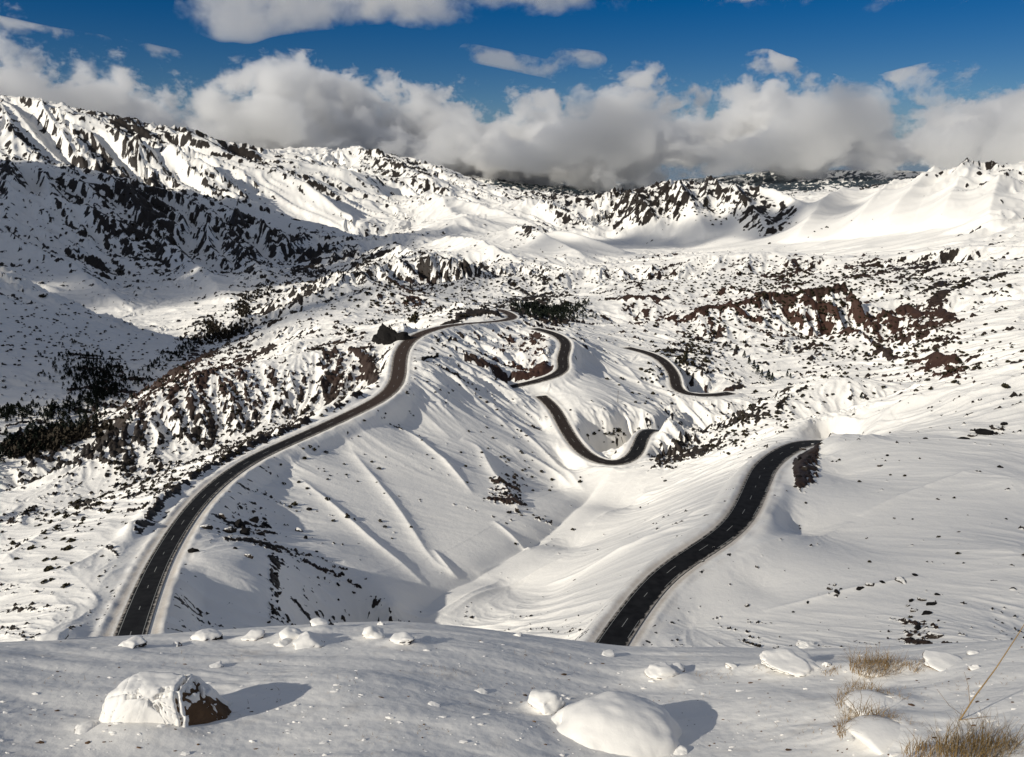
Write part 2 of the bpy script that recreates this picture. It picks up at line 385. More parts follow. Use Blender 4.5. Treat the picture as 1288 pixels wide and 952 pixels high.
# dark crags: (polyline, width, height, rock, side)
rib([(448, 440), (466, 462), (482, 488)], 2.6, 3.5, 0.9, 0.8)
for pts in ([(1030, 368), (1075, 388), (1122, 410)], [(1005, 384), (1055, 404), (1105, 425)], [(1105, 400), (1150, 394), (1195, 402)], [(925, 386), (975, 378), (1035, 372)], [(865, 402), (905, 392), (940, 400)], [(775, 377), (800, 381), (825, 379)],
            [(1060, 420), (1090, 432), (1115, 446)], [(1165, 455), (1185, 458), (1205, 456)], [(890, 372), (920, 368), (960, 372)], [(1180, 372), (1225, 356), (1268, 345)]):
    rib(pts, 5.0, 4.5, 1.25, random.uniform(-.3, .5), sharp=True)
rib([(1018, 553), (1009, 575), (1002, 612)], 3.6, 1.6, 1.35, 0.0)
rib([(568, 403), (590, 396), (622, 394)], 7.0, 3.0, 1.3, 0.8)

# ------------------------------------------------------------------ roads cut into the country
def road_line(pts, step=2.0):
    P = np.array(pts, float); az, e = ray(P[:, 0], P[:, 1])
    L = spline(np.stack([P[:, 2] * np.sin(az), P[:, 2] * np.cos(az), P[:, 2] * e], 1), step)
    for _ in range(60):
        L[1:-1] = L[1:-1] * 0.5 + (L[:-2] + L[2:]) * 0.25
        if _ > 12: continue
    k = 20
    z = L[:, 2].copy()
    for _ in range(120):
        z[1:-1] = z[1:-1] * 0.5 + (z[:-2] + z[2:]) * 0.25
    L[:, 2] = z
    return L
HWF = {'A': lambda t: 2.75 + 1.15 * sstep(0.10, 0.5, t), 'B': lambda t: 3.7 + 0 * t, 'C': lambda t: 3.5 + 0 * t, 'D': lambda t: 3.9 + 0 * t, 'E': lambda t: 3.1 + 0.9 * sstep(0.15, 0.6, t)}
ROADS = {}
ROADD = np.full(RG.shape, 1e6); ROADS_S = np.zeros(RG.shape, np.float32); ROADID = np.zeros(RG.shape, np.int8)
for k, (nm, pts, hw) in enumerate([('A', ROAD_A, 4.0), ('B', ROAD_B, 3.8), ('C', ROAD_C, 3.9), ('D', ROAD_D, 4.2), ('E', ROAD_E, 4.0)]):
    L = road_line(pts); ROADS[nm] = L
    D, S, H, T = near_line(L, 26.0)
    ok = D < 26
    hw = HWF[nm](T)
    w = 1 - sstep(hw + 1.4, hw + 8.0, D)
    Z = np.where(ok, Z * (1 - w) + (H - 0.14 - 0.25 * (D < hw)) * w, Z)
    if nm == 'A':     # ploughed bank left of the road, steep on the road side
        bump = (np.exp(-((S + 11.5) / 2.6) ** 2) * 2.6 * sstep(0.10, 0.16, T) * (1 - sstep(0.40, 0.46, T))) * ok
        Z += bump * (0.8 + 0.5 * perlin(X / 9, Y / 9, 3))
        ROCK_ADD = np.maximum(ROCK_ADD, 1.15 * np.exp(-((S + 9.6) / 1.3) ** 2) * sstep(0.10, 0.16, T) * (1 - sstep(0.40, 0.46, T)) * ok)  # bank's shade painted as dark rock along its road side
    if nm == 'E':
        Z += 1.2 * np.exp(-((S - 7.5) / 2.5) ** 2) * sstep(0.30, 0.38, T) * (1 - sstep(0.50, 0.58, T)) * ok * (0.8 + 0.4 * perlin(X / 7, Y / 7, 8))
    if nm == 'E':     # cutting on the uphill side near the top
        ROCK_ADD = np.maximum(ROCK_ADD, 1.0 * np.exp(-((S - 10.5) / 2.2) ** 2) * sstep(0.60, 0.68, T) * (1 - sstep(0.84, 0.9, T)) * ok)
    if nm == 'B':
        ROCK_ADD = np.maximum(ROCK_ADD, 1.25 * np.exp(-((S - 10) / 4.5) ** 2) * sstep(0.62, 0.70, T) * ok)
    if nm == 'D':
        ROCK_ADD = np.maximum(ROCK_ADD, 2.0 * np.exp(-((S + 9) / 3.0) ** 2) * sstep(0.76, 0.80, T) * ok)
    if nm == 'C':
        ROCK_ADD = np.maximum(ROCK_ADD, 1.0 * np.exp(-((S - 6.5) / 1.5) ** 2) * (1 - sstep(0.20, 0.30, T)) * ok)
    m = D < ROADD
    ROADD = np.where(m, D, ROADD); ROADS_S = np.where(m, S, ROADS_S)

# ------------------------------------------------------------------ bare rock, scree and scrub showing through the snow
DENS = blobs([
    (300, 500, 110, 60, 0.75), (230, 560, 90, 40, 0.55), (430, 465, 40, 35, 0.7), (140, 590, 90, 45, 0.65), (60, 640, 70, 40, 0.5), (150, 510, 120, 22, 0.7, -28), (260, 450, 90, 18, 0.5, -28),
    (60, 545, 60, 22, 1.2), (120, 490, 60, 20, 0.9, -20), (110, 455, 40, 18, 0.8), (30, 440, 60, 40, 0.25), (290, 395, 60, 14, 0.8, -25), (360, 355, 70, 16, 0.7, -25),
    (15, 750, 25, 18, 0.9), (290, 660, 60, 28, 0.50), (370, 700, 60, 22, 0.45, 30), (435, 728, 60, 14, 0.7, 35), (345, 735, 8, 40, 0.5), (210, 720, 20, 40, 0.25),
    (640, 620, 30, 28, 0.75, 50), (600, 575, 18, 18, 0.4), (690, 655, 25, 12, 0.5), (610, 505, 30, 16, 0.6, 30), (650, 540, 25, 14, 0.6, 30),
    (650, 440, 45, 22, 0.75), (680, 466, 24, 9, 1.1), (590, 396, 50, 10, 0.7), (510, 375, 35, 14, 0.7),
    (690, 392, 60, 16, 1.7), (480, 345, 70, 30, 0.55), (560, 345, 90, 25, 0.5), (760, 355, 90, 25, 0.5), (980, 340, 120, 20, 0.5),
    (860, 385, 90, 25, 0.55), (965, 380, 50, 6, 1.0, -8), (930, 395, 40, 5, 0.8, -8), (1050, 382, 60, 5, 1.1, 24), (1062, 396, 65, 4, 1.1, 26), (1090, 400, 60, 4, 1.0, 24), (1140, 406, 40, 9, 1.1, -4), (1115, 418, 30, 5, 0.9, 20), (1030, 402, 40, 5, 0.6, 20), (1185, 468, 30, 8, 1.0, 14), (1210, 474, 25, 5, 0.8, 14), (1200, 400, 80, 60, 0.45), (900, 430, 60, 25, 0.75, -30),
    (1000, 430, 120, 40, 0.40), (860, 455, 30, 20, 0.9), (1130, 340, 120, 20, 0.45), (1030, 505, 55, 14, 0.75, -12), (960, 520, 60, 14, 0.6, -25), (890, 555, 60, 14, 0.9, -25), (830, 585, 40, 10, 0.4, -25),
    (1015, 585, 16, 35, 1.0), (905, 680, 30, 18, 0.6), (840, 785, 18, 25, 0.4), (1055, 740, 25, 8, 0.7), (1110, 730, 35, 7, 0.7), (1155, 780, 24, 36, 0.95), (1245, 540, 25, 8, 0.9, -15),
    (150, 270, 220, 70, 0.42, 25), (300, 310, 120, 40, 0.5, 25), (250, 290, 160, 30, 0.3, 25), (60, 215, 90, 12, 0.7, 8), (400, 320, 70, 25, 0.6), (80, 330, 120, 30, 0.30),
    (180, 165, 80, 14, 0.9, 15), (270, 190, 70, 14, 0.6, 18), (330, 215, 90, 12, 0.5, 20), (100, 150, 90, 20, 0.45, 10), (520, 222, 50, 22, 0.7), (470, 210, 50, 12, 0.4),
    (450, 255, 80, 18, 0.25, 20), (780, 275, 70, 18, 0.75), (890, 258, 80, 18, 0.85, 12), (720, 300, 60, 20, 0.4), (960, 290, 40, 12, 0.5), (1060, 260, 30, 8, 0.4), (1230, 225, 40, 12, 0.7), (1220, 280, 50, 14, 0.35),
    (640, 300, 40, 15, 0.3), (1000, 235, 140, 10, 0.9), (700, 238, 110, 14, 1.6), (600, 225, 60, 12, 1.2), (860, 226, 240, 10, 1.0), (930, 262, 60, 10, 0.7, 14), (850, 255, 40, 16, 0.6)], 0.22)
pat = np.zeros(RG.shape, np.float32); tot = np.zeros(RG.shape, np.float32)
for k in range(-3, 9):
    lam = 2.0 ** k
    t = np.log2(lam / np.maximum(RG, 1)) - math.log2(0.0052)
    w = np.exp(-(t / 1.5) ** 2).astype(np.float32)
    rowm = (w > 0.02).any(axis=1)
    if not rowm.any(): continue
    i0, i1 = np.where(rowm)[0][[0, -1]]; sl = slice(i0, i1 + 1)
    n = perlin(X[sl] / lam + 0.35 * perlin(X[sl] / lam * .6, Y[sl] / lam * .6, 77), Y[sl] / lam * 0.8, 40 + k)
    pat[sl] += w[sl] * n; tot[sl] += w[sl] ** 2
pat /= np.sqrt(np.maximum(tot, 1e-6)); pat /= max(1e-6, float(pat[200:].std()))
big = perlin(X / (0.06 * RG + 8), Y / (0.06 * RG + 8), 91)
# steep places shed their snow
gz_r = np.gradient(Z, axis=0) / np.gradient(RG, axis=0)
gz_a = np.gradient(Z, axis=1) / np.maximum(np.gradient(AZG, axis=1) * RG, 1e-3)
slope = np.hypot(gz_r, gz_a)
dens = np.clip(np.minimum(DENS, 0.95) * (0.75 + 0.6 * big) + ROCK_ADD, 0, 2.2) * (1 - 0.9 * sstep(0.15, 0.6, SMOOTH) * (RG < 9000) * (1 - sstep(0.4, 0.7, DENS)))
dens = dens + 0.55 * (RG > 9000)
thr = 1.85 - 2.05 * dens + 1.0 * np.clip(SMOOTH, 0, 1) * (1 - sstep(0.35, 0.8, dens))
SH = SHARP / max(1e-6, float(SHARP[350:].std()))
ROCK = 0.70 * pat + 0.70 * SH + 0.55 * np.clip((slope - 0.65) / 0.4, -0.8, 1.6) * np.clip(dens * 1.6 + 0.15, 0, 1) - thr
ROCK = np.where((RG < 100) | (ROADD < 5.6), -3.0, ROCK).astype(np.float32)
DIRT = (0.62 * (1 - 0.65 * sstep(240, 330, RG)) * np.exp(-((ROADD - 4.0) / 0.8) ** 2) * (ROADD < 14) + 0.14 * np.exp(-((ROADD - 6.0) / 2.0) ** 2) * (ROADD < 14) * (perlin(X / 6, Y / 6, 33) > -.05)).astype(np.float32)
Z += (ROADD < 12) * np.exp(-((ROADD - 5.3) / 0.9) ** 2) * (0.28 + 0.25 * perlin(X / 5.5, Y / 5.5, 34)).clip(0)
# rocks and bushes stand proud of the snow
Z += np.clip(ROCK, 0, 1.2) * np.where(RG < 900, 0.0032, 0.0020) * np.minimum(RG, 3000) * (RG > 100) * (1 - sstep(12.0, 6.0, ROADD))

# where the boulders of the ledge lie: (base u, v, width, height in photograph pixels, drift share)
DRIFT = [(170, 925, 170, 18, 1.0), (776, 935, 170, 26, 1.0), (688, 895, 60, 20, 1.2), (366, 806, 80, 16, 1.0), (390, 812, 60, 12, 1.0), (256, 805, 50, 8, 1), (316, 804, 50, 8, 1), (468, 803, 34, 8, 1), (508, 809, 50, 9, 1),
         (832, 852, 70, 12, 1.2), (1000, 842, 100, 12, 1.2), (1104, 846, 80, 14, 1.1), (1195, 840, 80, 6, 1.0), (1100, 895, 110, 24, 1.1), (1108, 930, 130, 24, 1.1), (402, 788, 50, 8, 1), (56, 808, 60, 6, 1), (162, 814, 44, 6, 1), (922, 842, 40, 5, 1), (640, 925, 120, 12, 1.2), (980, 900, 200, 14, 1.2), (420, 870, 220, 12, 1.2)]
# ------------------------------------------------------------------ the ledge the photographer stands on
azc = np.clip(AZG, -0.72, 0.72)
e1 = np.interp(azc[0], _eaz, _ee)
for _k in range(1500): e1[1:-1] = 0.5 * e1[1:-1] + 0.25 * (e1[:-2] + e1[2:])
e_edge = np.repeat(e1[None, :], len(RR), 0)
s_l = -e_edge - EYE / R_EDGE
back = np.where(np.abs(AZG) < 0.75, 1.0, 1.0 - 1.7 * (np.abs(AZG) - 0.75) / (math.pi - 0.75))
wl = sstep(math.log(5.6), math.log(12.0), LR)
i_a, i_b = np.searchsorted(RR, [4.0, 40.0])
for _ in range(6):      # settle the brow of the ledge on its line
    zz = (-EYE / RG - s_l * back)[i_a:i_b] * (1 - wl[i_a:i_b]) + (Z / RG)[i_a:i_b] * wl[i_a:i_b]
    dl = zz.max(axis=0) - e_edge[0]
    inn = np.where(np.abs(AA) < 0.70)[0]; dl[:inn[0]] = dl[inn[0]]; dl[inn[-1] + 1:] = dl[inn[-1]]
    for _k in range(800): dl[1:-1] = 0.5 * dl[1:-1] + 0.25 * (dl[:-2] + dl[2:])
    s_l = s_l + dl[None, :]
lump = 0.042 * perlin(X / 1.9, Y / 1.3, 61) + 0.022 * (perlin(X / 0.9 + Y * .5, Y / 0.28, 68)).clip(0) ** 0.7 + 0.009 * perlin(X / 0.5, Y / 0.28, 62) * (0.4 + perlin(X / 2.1, Y / 1.5, 65)).clip(0) + 0.006 * perlin(X / 0.16, Y / 0.07, 63) * (0.3 + perlin(X / 1.1, Y / .7, 66)).clip(0) + 0.0008 * perlin(X / 0.05, Y / 0.035, 64)
ZL = -EYE - s_l * back * RG + lump * sstep(0.5, 2.0, RG)
for u, v, wp, hp, k in DRIFT:
    az_, e_ = ray(u, v); jj = int(np.searchsorted(AA, float(az_)))
    ii = int(np.searchsorted(RR, 2.6)); ee = ZL[ii:, jj] / RR[ii:]; kk = int(np.argmax(ee > float(e_)))
    if ee[kk] <= e_: continue
    r_ = RR[ii + kk]; x_, y_ = r_ * math.sin(az_), r_ * math.cos(az_); d_ = math.hypot(r_, e_ * r_)
    sg = wp / F * d_ * 0.42
    near = RG < 12
    wob = 1 + 0.25 * perlin(X / sg * .8, Y / sg * .8, 71)
    rr_ = np.hypot((X - x_) * wob, (Y - y_ - sg * .15) * wob * 1.15) / sg
    ZL += near * hp / F * d_ * 0.75 * k * np.exp(-rr_ ** 2)
Z = ZL * (1 - wl) + Z * wl
DIRT = DIRT + ((RG > 2) & (RG < 9)) * 0.5 * (perlin(X / 0.55, Y / 0.4, 81) * 0.7 + perlin(X / 0.12, Y / 0.1, 82) * 0.6 - 0.28).clip(0).astype(np.float32)
def ledge_z(x, y):
    r = math.hypot(x, y); az = math.atan2(x, y)
    i = int(np.searchsorted(RR, r)); j = int(np.searchsorted(AA, az))
    return float(Z[i, j])

# ------------------------------------------------------------------ materials
def mat(name):
    m = bpy.data.materials.new(name); m.use_nodes = True
    nt = m.node_tree; b = nt.nodes['Principled BSDF']
    return m, nt, b
def N(nt, t, **kw):
    n = nt.nodes.new(t)
    for k, v in kw.items(): setattr(n, k, v)
    return n

def terrain_material():
    m, nt, b = mat('snowy_ground')
    L = nt.links.new
    geo = N(nt, 'ShaderNodeNewGeometry')
    rock = N(nt, 'ShaderNodeAttribute', attribute_name='rock'); dirt = N(nt, 'ShaderNodeAttribute', attribute_name='dirt'); tone = N(nt, 'ShaderNodeAttribute', attribute_name='tone')
    dist = N(nt, 'ShaderNodeAttribute', attribute_name='span')
    def noise(scale, detail=4, rough=.6):
        n = N(nt, 'ShaderNodeTexNoise'); n.inputs['Scale'].default_value = scale; n.inputs['Detail'].default_value = detail; n.inputs['Roughness'].default_value = rough
        L(geo.outputs['Position'], n.inputs['Vector']); return n
    def math_(op, a, c, clamp=False):
        n = N(nt, 'ShaderNodeMath', operation=op, use_clamp=clamp)
        for i, q in enumerate((a, c)):
            if hasattr(q, 'links') or hasattr(q, 'is_output'): L(q, n.inputs[i])
            else: n.inputs[i].default_value = q
        return n.outputs[0]
    n1 = noise(0.35, 6, .7); n2 = noise(0.03, 6, .7); n3 = noise(7.0, 5, .65)
    # fine break-up of the rock edges
    fn = math_('ADD', math_('MULTIPLY', math_('SUBTRACT', n1.outputs['Fac'], 0.5), 1.6), math_('MULTIPLY', math_('SUBTRACT', n2.outputs['Fac'], 0.5), 1.4))
    rv = math_('ADD', rock.outputs['Fac'], fn)
    rf = N(nt, 'ShaderNodeMapRange'); rf.inputs['From Min'].default_value = -0.06; rf.inputs['From Max'].default_value = 0.12; rf.clamp = True
    L(rv, rf.inputs['Value'])
    # snow colour
    snow = N(nt, 'ShaderNodeMixRGB'); snow.inputs[1].default_value = (0.90, 0.872, 0.820, 1); snow.inputs[2].default_value = (0.855, 0.825, 0.765, 1)
    L(n2.outputs['Fac'], snow.inputs[0])
    rc = N(nt, 'ShaderNodeValToRGB'); els = rc.color_ramp.elements
    els[0].position = 0.35; els[0].color = (0.010, 0.009, 0.008, 1); els[1].position = 0.8; els[1].color = (0.050, 0.036, 0.027, 1)
    L(n1.outputs['Fac'], rc.inputs[0])
    red = N(nt, 'ShaderNodeMixRGB'); red.inputs[2].default_value = (0.052, 0.025, 0.017, 1)
    L(tone.outputs['Fac'], red.inputs[0]); L(rc.outputs[0], red.inputs[1])
    haze_at = N(nt, 'ShaderNodeAttribute', attribute_name='wood'); haze_mix = N(nt, 'ShaderNodeMixRGB'); haze_mix.inputs[2].default_value = (0.022, 0.036, 0.046, 1); L(haze_at.outputs['Fac'], haze_mix.inputs[0]); L(red.outputs[0], haze_mix.inputs[1]); red = haze_mix  # blue tint mixed into the far rock colour, painted in place of haze
    dn = math_('MULTIPLY', dirt.outputs['Fac'], math_('ADD', n1.outputs['Fac'], 0.25), True)
    sd = N(nt, 'ShaderNodeMixRGB'); sd.inputs[2].default_value = (0.40, 0.31, 0.22, 1)
    L(dn, sd.inputs[0]); L(snow.outputs[0], sd.inputs[1])
    mx = N(nt, 'ShaderNodeMixRGB'); L(rf.outputs[0], mx.inputs[0]); L(sd.outputs[0], mx.inputs[1]); L(red.outputs[0], mx.inputs[2])
    L(mx.outputs[0], b.inputs['Base Color'])
    b.inputs['Roughness'].default_value = 0.65; b.inputs['Specular IOR Level'].default_value = 0.25
    bp = N(nt, 'ShaderNodeBump'); bp.inputs['Strength'].default_value = 0.20; bp.inputs['Distance'].default_value = 0.4
    L(math_('MULTIPLY_ADD', dist.outputs['Fac'], 0.30) if False else math_('ADD', math_('MULTIPLY', dist.outputs['Fac'], 0.28), 0.18), bp.inputs['Strength'])
    bh = math_('ADD', math_('MULTIPLY', n1.outputs['Fac'], 1.0), math_('MULTIPLY', n3.outputs['Fac'], 0.12))
    L(bh, bp.inputs['Height']); L(bp.outputs[0], b.inputs['Normal'])
    return m

def build_grid(name):
    nl, na = Z.shape
    me = bpy.data.meshes.new(name)
    co = np.stack([X, Y, Z], -1).reshape(-1, 3).astype(np.float32)
    cen = len(co)
    me.vertices.add(len(co)); me.vertices.foreach_set('co', co.ravel())
    i = np.arange(nl - 1)[:, None] * na + np.arange(na - 1)[None, :]
    q = np.stack([i, i + 1, i + na + 1, i + na], -1).reshape(-1, 4).astype(np.int32)
    me.loops.add(q.size); me.loops.foreach_set('vertex_index', q.ravel())
    me.polygons.add(len(q)); me.polygons.foreach_set('loop_start', np.arange(0, q.size, 4, dtype=np.int32))
    me.update(calc_edges=True)
    me.polygons.foreach_set('use_smooth', np.ones(len(q), bool))
    for nm, arr in (('wood', sstep(8500, 9500, RG)), ('span', np.clip(RG / 100.0, 0, 1)), ('rock', ROCK), ('dirt', DIRT), ('tone', TONE)):  # the wood mask marks the far ranges that carry the painted haze tint
        at = me.attributes.new(nm, 'FLOAT', 'POINT'); at.data.foreach_set('value', np.ascontiguousarray(arr, np.float32).ravel())
    o = bpy.data.objects.new(name, me); COL.objects.link(o)
    return o
TONE = np.clip(blobs([(900, 395, 120, 30, 0.8), (1090, 405, 110, 30, 0.9), (1180, 470, 60, 25, 0.8), (650, 445, 60, 30, 0.7), (200, 480, 160, 40, 0.6), (690, 468, 40, 18, 0.9), (880, 498, 40, 8, 1.0),
                      (440, 460, 40, 40, 0.4), (1010, 590, 30, 40, 0.4), (510, 375, 40, 20, 0.6), (960, 340, 160, 30, 0.5), (1160, 780, 40, 60, 0.3), (620, 620, 60, 60, .3), (430, 725, 60, 30, .3)]), 0, 1)
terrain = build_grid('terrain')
terrain['kind'] = 'structure'
terrain['label'] = 'snow covered mountain country with dark rock showing through'
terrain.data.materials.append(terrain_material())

# ------------------------------------------------------------------ road surface
def asphalt():
    m, nt, b = mat('asphalt'); L = nt.links.new
    geo = N(nt, 'ShaderNodeNewGeometry'); at = N(nt, 'ShaderNodeAttribute', attribute_name='mud')
    n = N(nt, 'ShaderNodeTexNoise'); n.inputs['Scale'].default_value = 0.5; n.inputs['Detail'].default_value = 6; L(geo.outputs['Position'], n.inputs['Vector'])
    ed = N(nt, 'ShaderNodeAttribute', attribute_name='edge'); n2 = N(nt, 'ShaderNodeTexNoise'); n2.inputs['Scale'].default_value = 0.9; n2.inputs['Detail'].default_value = 5; L(geo.outputs['Position'], n2.inputs['Vector'])
    r = N(nt, 'ShaderNodeValToRGB'); r.color_ramp.elements[0].position = .3; r.color_ramp.elements[0].color = (0.005, 0.005, 0.006, 1); r.color_ramp.elements[1].position = .75; r.color_ramp.elements[1].color = (0.020, 0.020, 0.021, 1)
    L(n.outputs['Fac'], r.inputs[0])
    mx = N(nt, 'ShaderNodeMixRGB'); mx.inputs[2].default_value = (0.075, 0.050, 0.037, 1); L(at.outputs['Fac'], mx.inputs[0]); L(r.outputs[0], mx.inputs[1])
    ma = N(nt, 'ShaderNodeMath', operation='MULTIPLY_ADD'); L(n2.outputs['Fac'], ma.inputs[0]); ma.inputs[1].default_value = 0.55; L(ed.outputs['Fac'], ma.inputs[2])
    mr = N(nt, 'ShaderNodeMapRange'); mr.inputs['From Min'].default_value = 1.10; mr.inputs['From Max'].default_value = 1.26; L(ma.outputs[0], mr.inputs['Value'])
    sl = N(nt, 'ShaderNodeMixRGB'); sl.inputs[2].default_value = (0.42, 0.38, 0.33, 1); L(mr.outputs[0], sl.inputs[0]); L(mx.outputs[0], sl.inputs[1]); mx = sl
    L(mx.outputs[0], b.inputs['Base Color']); b.inputs['Roughness'].default_value = 0.9; b.inputs['Specular IOR Level'].default_value = 0.15
    return m
ASPH = asphalt()
PAINT, _nt, _b = mat('road_paint'); _b.inputs['Base Color'].default_value = (0.30, 0.30, 0.28, 1); _b.inputs['Roughness'].default_value = 0.8

def strip(name, L, offs, dz, m, hwf, parent=None, on=lambda i, s: True, mud=None):
    """ribbon along a line; offs = (share of the half width, metres) across the road"""
    t = np.gradient(L, axis=0); t[:, 2] = 0; t /= np.linalg.norm(t, axis=1)[:, None]
    nrm = np.stack([t[:, 1], -t[:, 0], np.zeros(len(L))], 1)
    s = np.concatenate([[0], np.cumsum(np.linalg.norm(np.diff(L, axis=0), axis=1))])
    V = []; Fc = []
    for i in range(len(L)):
        hw = float(hwf(i / (len(L) - 1)))
        for f, o in offs:
            q = f * hw + o
            V.append(tuple(L[i] + nrm[i] * q + np.array([0, 0, dz + 0.06 * (1 - (q / 4.2) ** 2)])))
    w = len(offs)
    for i in range(len(L) - 1):
        if on(i, s[i]):
            for j in range(w - 1): Fc.append((i * w + j, i * w + j + 1, (i + 1) * w + j + 1, (i + 1) * w + j))
    me = bpy.data.meshes.new(name); me.from_pydata(V, [], Fc); me.materials.append(m)
    if mud is not None:
        at = me.attributes.new('mud', 'FLOAT', 'POINT')
        at.data.foreach_set('value', np.repeat(np.array([mud(i / (len(L) - 1)) for i in range(len(L))], np.float32), w))
    if mud is not None:
        at = me.attributes.new('edge', 'FLOAT', 'POINT'); at.data.foreach_set('value', np.tile(np.array([abs(f) for f, _ in offs], np.float32), len(L)))
    for p in me.polygons: p.use_smooth = True
    o = bpy.data.objects.new(name, me); COL.objects.link(o)
    if parent is not None: o.parent = parent
    return o
MUD = {'A': lambda t: float(sstep(0.28, 0.45, t)) * 0.65, 'B': lambda t: 0.15 + 0.5 * float(sstep(0.7, 0.3, t)) * 0, 'C': lambda t: 0.3 * float(sstep(0.6, 0.3, t)), 'D': lambda t: 0.2, 'E': lambda t: 0.0}
ROADLAB = {'A': 'dark road climbing along the crest of the left spur, brown and muddy at its far bend', 'B': 'short road bend above the brown cutting on the back of the spur',
           'C': 'looping hairpin road at the bottom of the snowy bowl', 'D': 'farthest stretch of dark road beside the scrubby stream bed', 'E': 'black road with white lines winding below the right hillside'}
for nm, L in ROADS.items():
    rd = strip('road', L, [(-1, 0), (-.8, 0), (-.5, 0), (0, 0), (.5, 0), (.8, 0), (1, 0)], 0.06, ASPH, HWF[nm], mud=MUD[nm]); rd['kind'] = 'structure'; rd['label'] = ROADLAB[nm]
    for sd in (-1, 1):
        strip('edge_line', L, [(sd, -sd * 0.75 - 0.05), (sd, -sd * 0.75 + 0.05)], 0.072, PAINT, HWF[nm], rd, on=(lambda i, s: True) if sd < 0 or nm == 'A' else (lambda i, s: (s * 0.37) % 9 < 3))
    strip('centre_line', L, [(0, -0.06), (0, 0.06)], 0.072, PAINT, HWF[nm], rd, on=lambda i, s: (s % 14) < 3.5)

# ------------------------------------------------------------------ things: helpers
def hit(u, v, lo=2.6):
    """visible ground point under a photograph pixel"""
    az, e = ray(u, v); az = float(az); e = float(e)
    x = np.interp(az, AA, np.arange(len(AA))); j = int(x); f = x - j
    i0 = int(np.searchsorted(RR, lo))
    ee = (Z[i0:, j] * (1 - f) + Z[i0:, j + 1] * f) / RR[i0:]
    k = int(np.argmax(ee > e))
    if ee[k] <= e: return None
    r = RR[i0 + k]
    if k > 0: r = RR[i0 + k - 1] + (RR[i0 + k] - RR[i0 + k - 1]) * (e - ee[k - 1]) / max(1e-9, ee[k] - ee[k - 1])
    return Vector((r * math.sin(az), r * math.cos(az), e * r))
def ground(x, y):
    r = math.hypot(x, y); az = math.atan2(x, y)
    xj = float(np.interp(az, AA, np.arange(len(AA)))); yi = float(np.interp(r, RR, np.arange(len(RR))))
    j, i = int(xj), int(yi); fx, fy = xj - j, yi - i
    return float((Z[i, j] * (1 - fx) + Z[i, j + 1] * fx) * (1 - fy) + (Z[i + 1, j] * (1 - fx) + Z[i + 1, j + 1] * fx) * fy)

def thing(o, label, cat, group=None):
    o['label'] = label; o['category'] = cat
    if group: o['group'] = group
    return o
def empty(name, loc, label, cat, group=None):
    o = bpy.data.objects.new(name, None); COL.objects.link(o); o.location = loc
    return thing(o, label, cat, group)
def link_mesh(name, me, parent=None, m=None):
    o = bpy.data.objects.new(name, me); COL.objects.link(o)
    if m is not None and not me.materials: me.materials.append(m)
    if parent is not None: o.parent = parent
    return o
def copy_thing(src, loc, rz, scale, label=None, group=None):
    r = src.copy(); COL.objects.link(r); r.location = loc; r.rotation_euler = (0, 0, rz); r.scale = scale if hasattr(scale, '__len__') else (scale,) * 3
    if label: r['label'] = label
    if group: r['group'] = group
    for ch in src.children:
        c = ch.copy(); COL.objects.link(c); c.parent = r
    return r

def rock_material(name, dark, light, snowy=0.0):
    m, nt, b = mat(name); L = nt.links.new
    tc = N(nt, 'ShaderNodeTexCoord')
    n = N(nt, 'ShaderNodeTexNoise'); n.inputs['Scale'].default_value = 3.0; n.inputs['Detail'].default_value = 8; n.inputs['Roughness'].default_value = .7; L(tc.outputs['Object'], n.inputs['Vector'])
    r = N(nt, 'ShaderNodeValToRGB'); r.color_ramp.elements[0].position = .3; r.color_ramp.elements[0].color = (*dark, 1); r.color_ramp.elements[1].position = .7; r.color_ramp.elements[1].color = (*light, 1)
    L(n.outputs['Fac'], r.inputs[0]); out = r.outputs[0]
    if snowy:
        g = N(nt, 'ShaderNodeNewGeometry'); sp = N(nt, 'ShaderNodeSeparateXYZ'); L(g.outputs['Normal'], sp.inputs[0])
        ad = N(nt, 'ShaderNodeMath', operation='MULTIPLY_ADD'); L(n.outputs['Fac'], ad.inputs[0]); ad.inputs[1].default_value = 0.9; L(sp.outputs['Z'], ad.inputs[2])
        mr = N(nt, 'ShaderNodeMapRange'); mr.inputs['From Min'].default_value = 1.50 - snowy; mr.inputs['From Max'].default_value = 1.58 - snowy; L(ad.outputs[0], mr.inputs['Value'])
        mx = N(nt, 'ShaderNodeMixRGB'); mx.inputs[2].default_value = (0.88, 0.85, 0.79, 1); L(mr.outputs[0], mx.inputs[0]); L(out, mx.inputs[1]); out = mx.outputs[0]
    L(out, b.inputs['Base Color']); b.inputs['Roughness'].default_value = .9; b.inputs['Specular IOR Level'].default_value = .2
    bp = N(nt, 'ShaderNodeBump'); bp.inputs['Strength'].default_value = .6; bp.inputs['Distance'].default_value = .05; L(n.outputs['Fac'], bp.inputs['Height']); L(bp.outputs[0], b.inputs['Normal'])
    return m
R_BROWN = rock_material('brown_rock', (0.035, 0.022, 0.014), (0.20, 0.115, 0.060))
R_DARK = rock_material('dark_rock', (0.012, 0.011, 0.010), (0.060, 0.045, 0.035), 0.25)
R_BLACK = rock_material('black_rock', (0.003, 0.003, 0.003), (0.014, 0.012, 0.011))
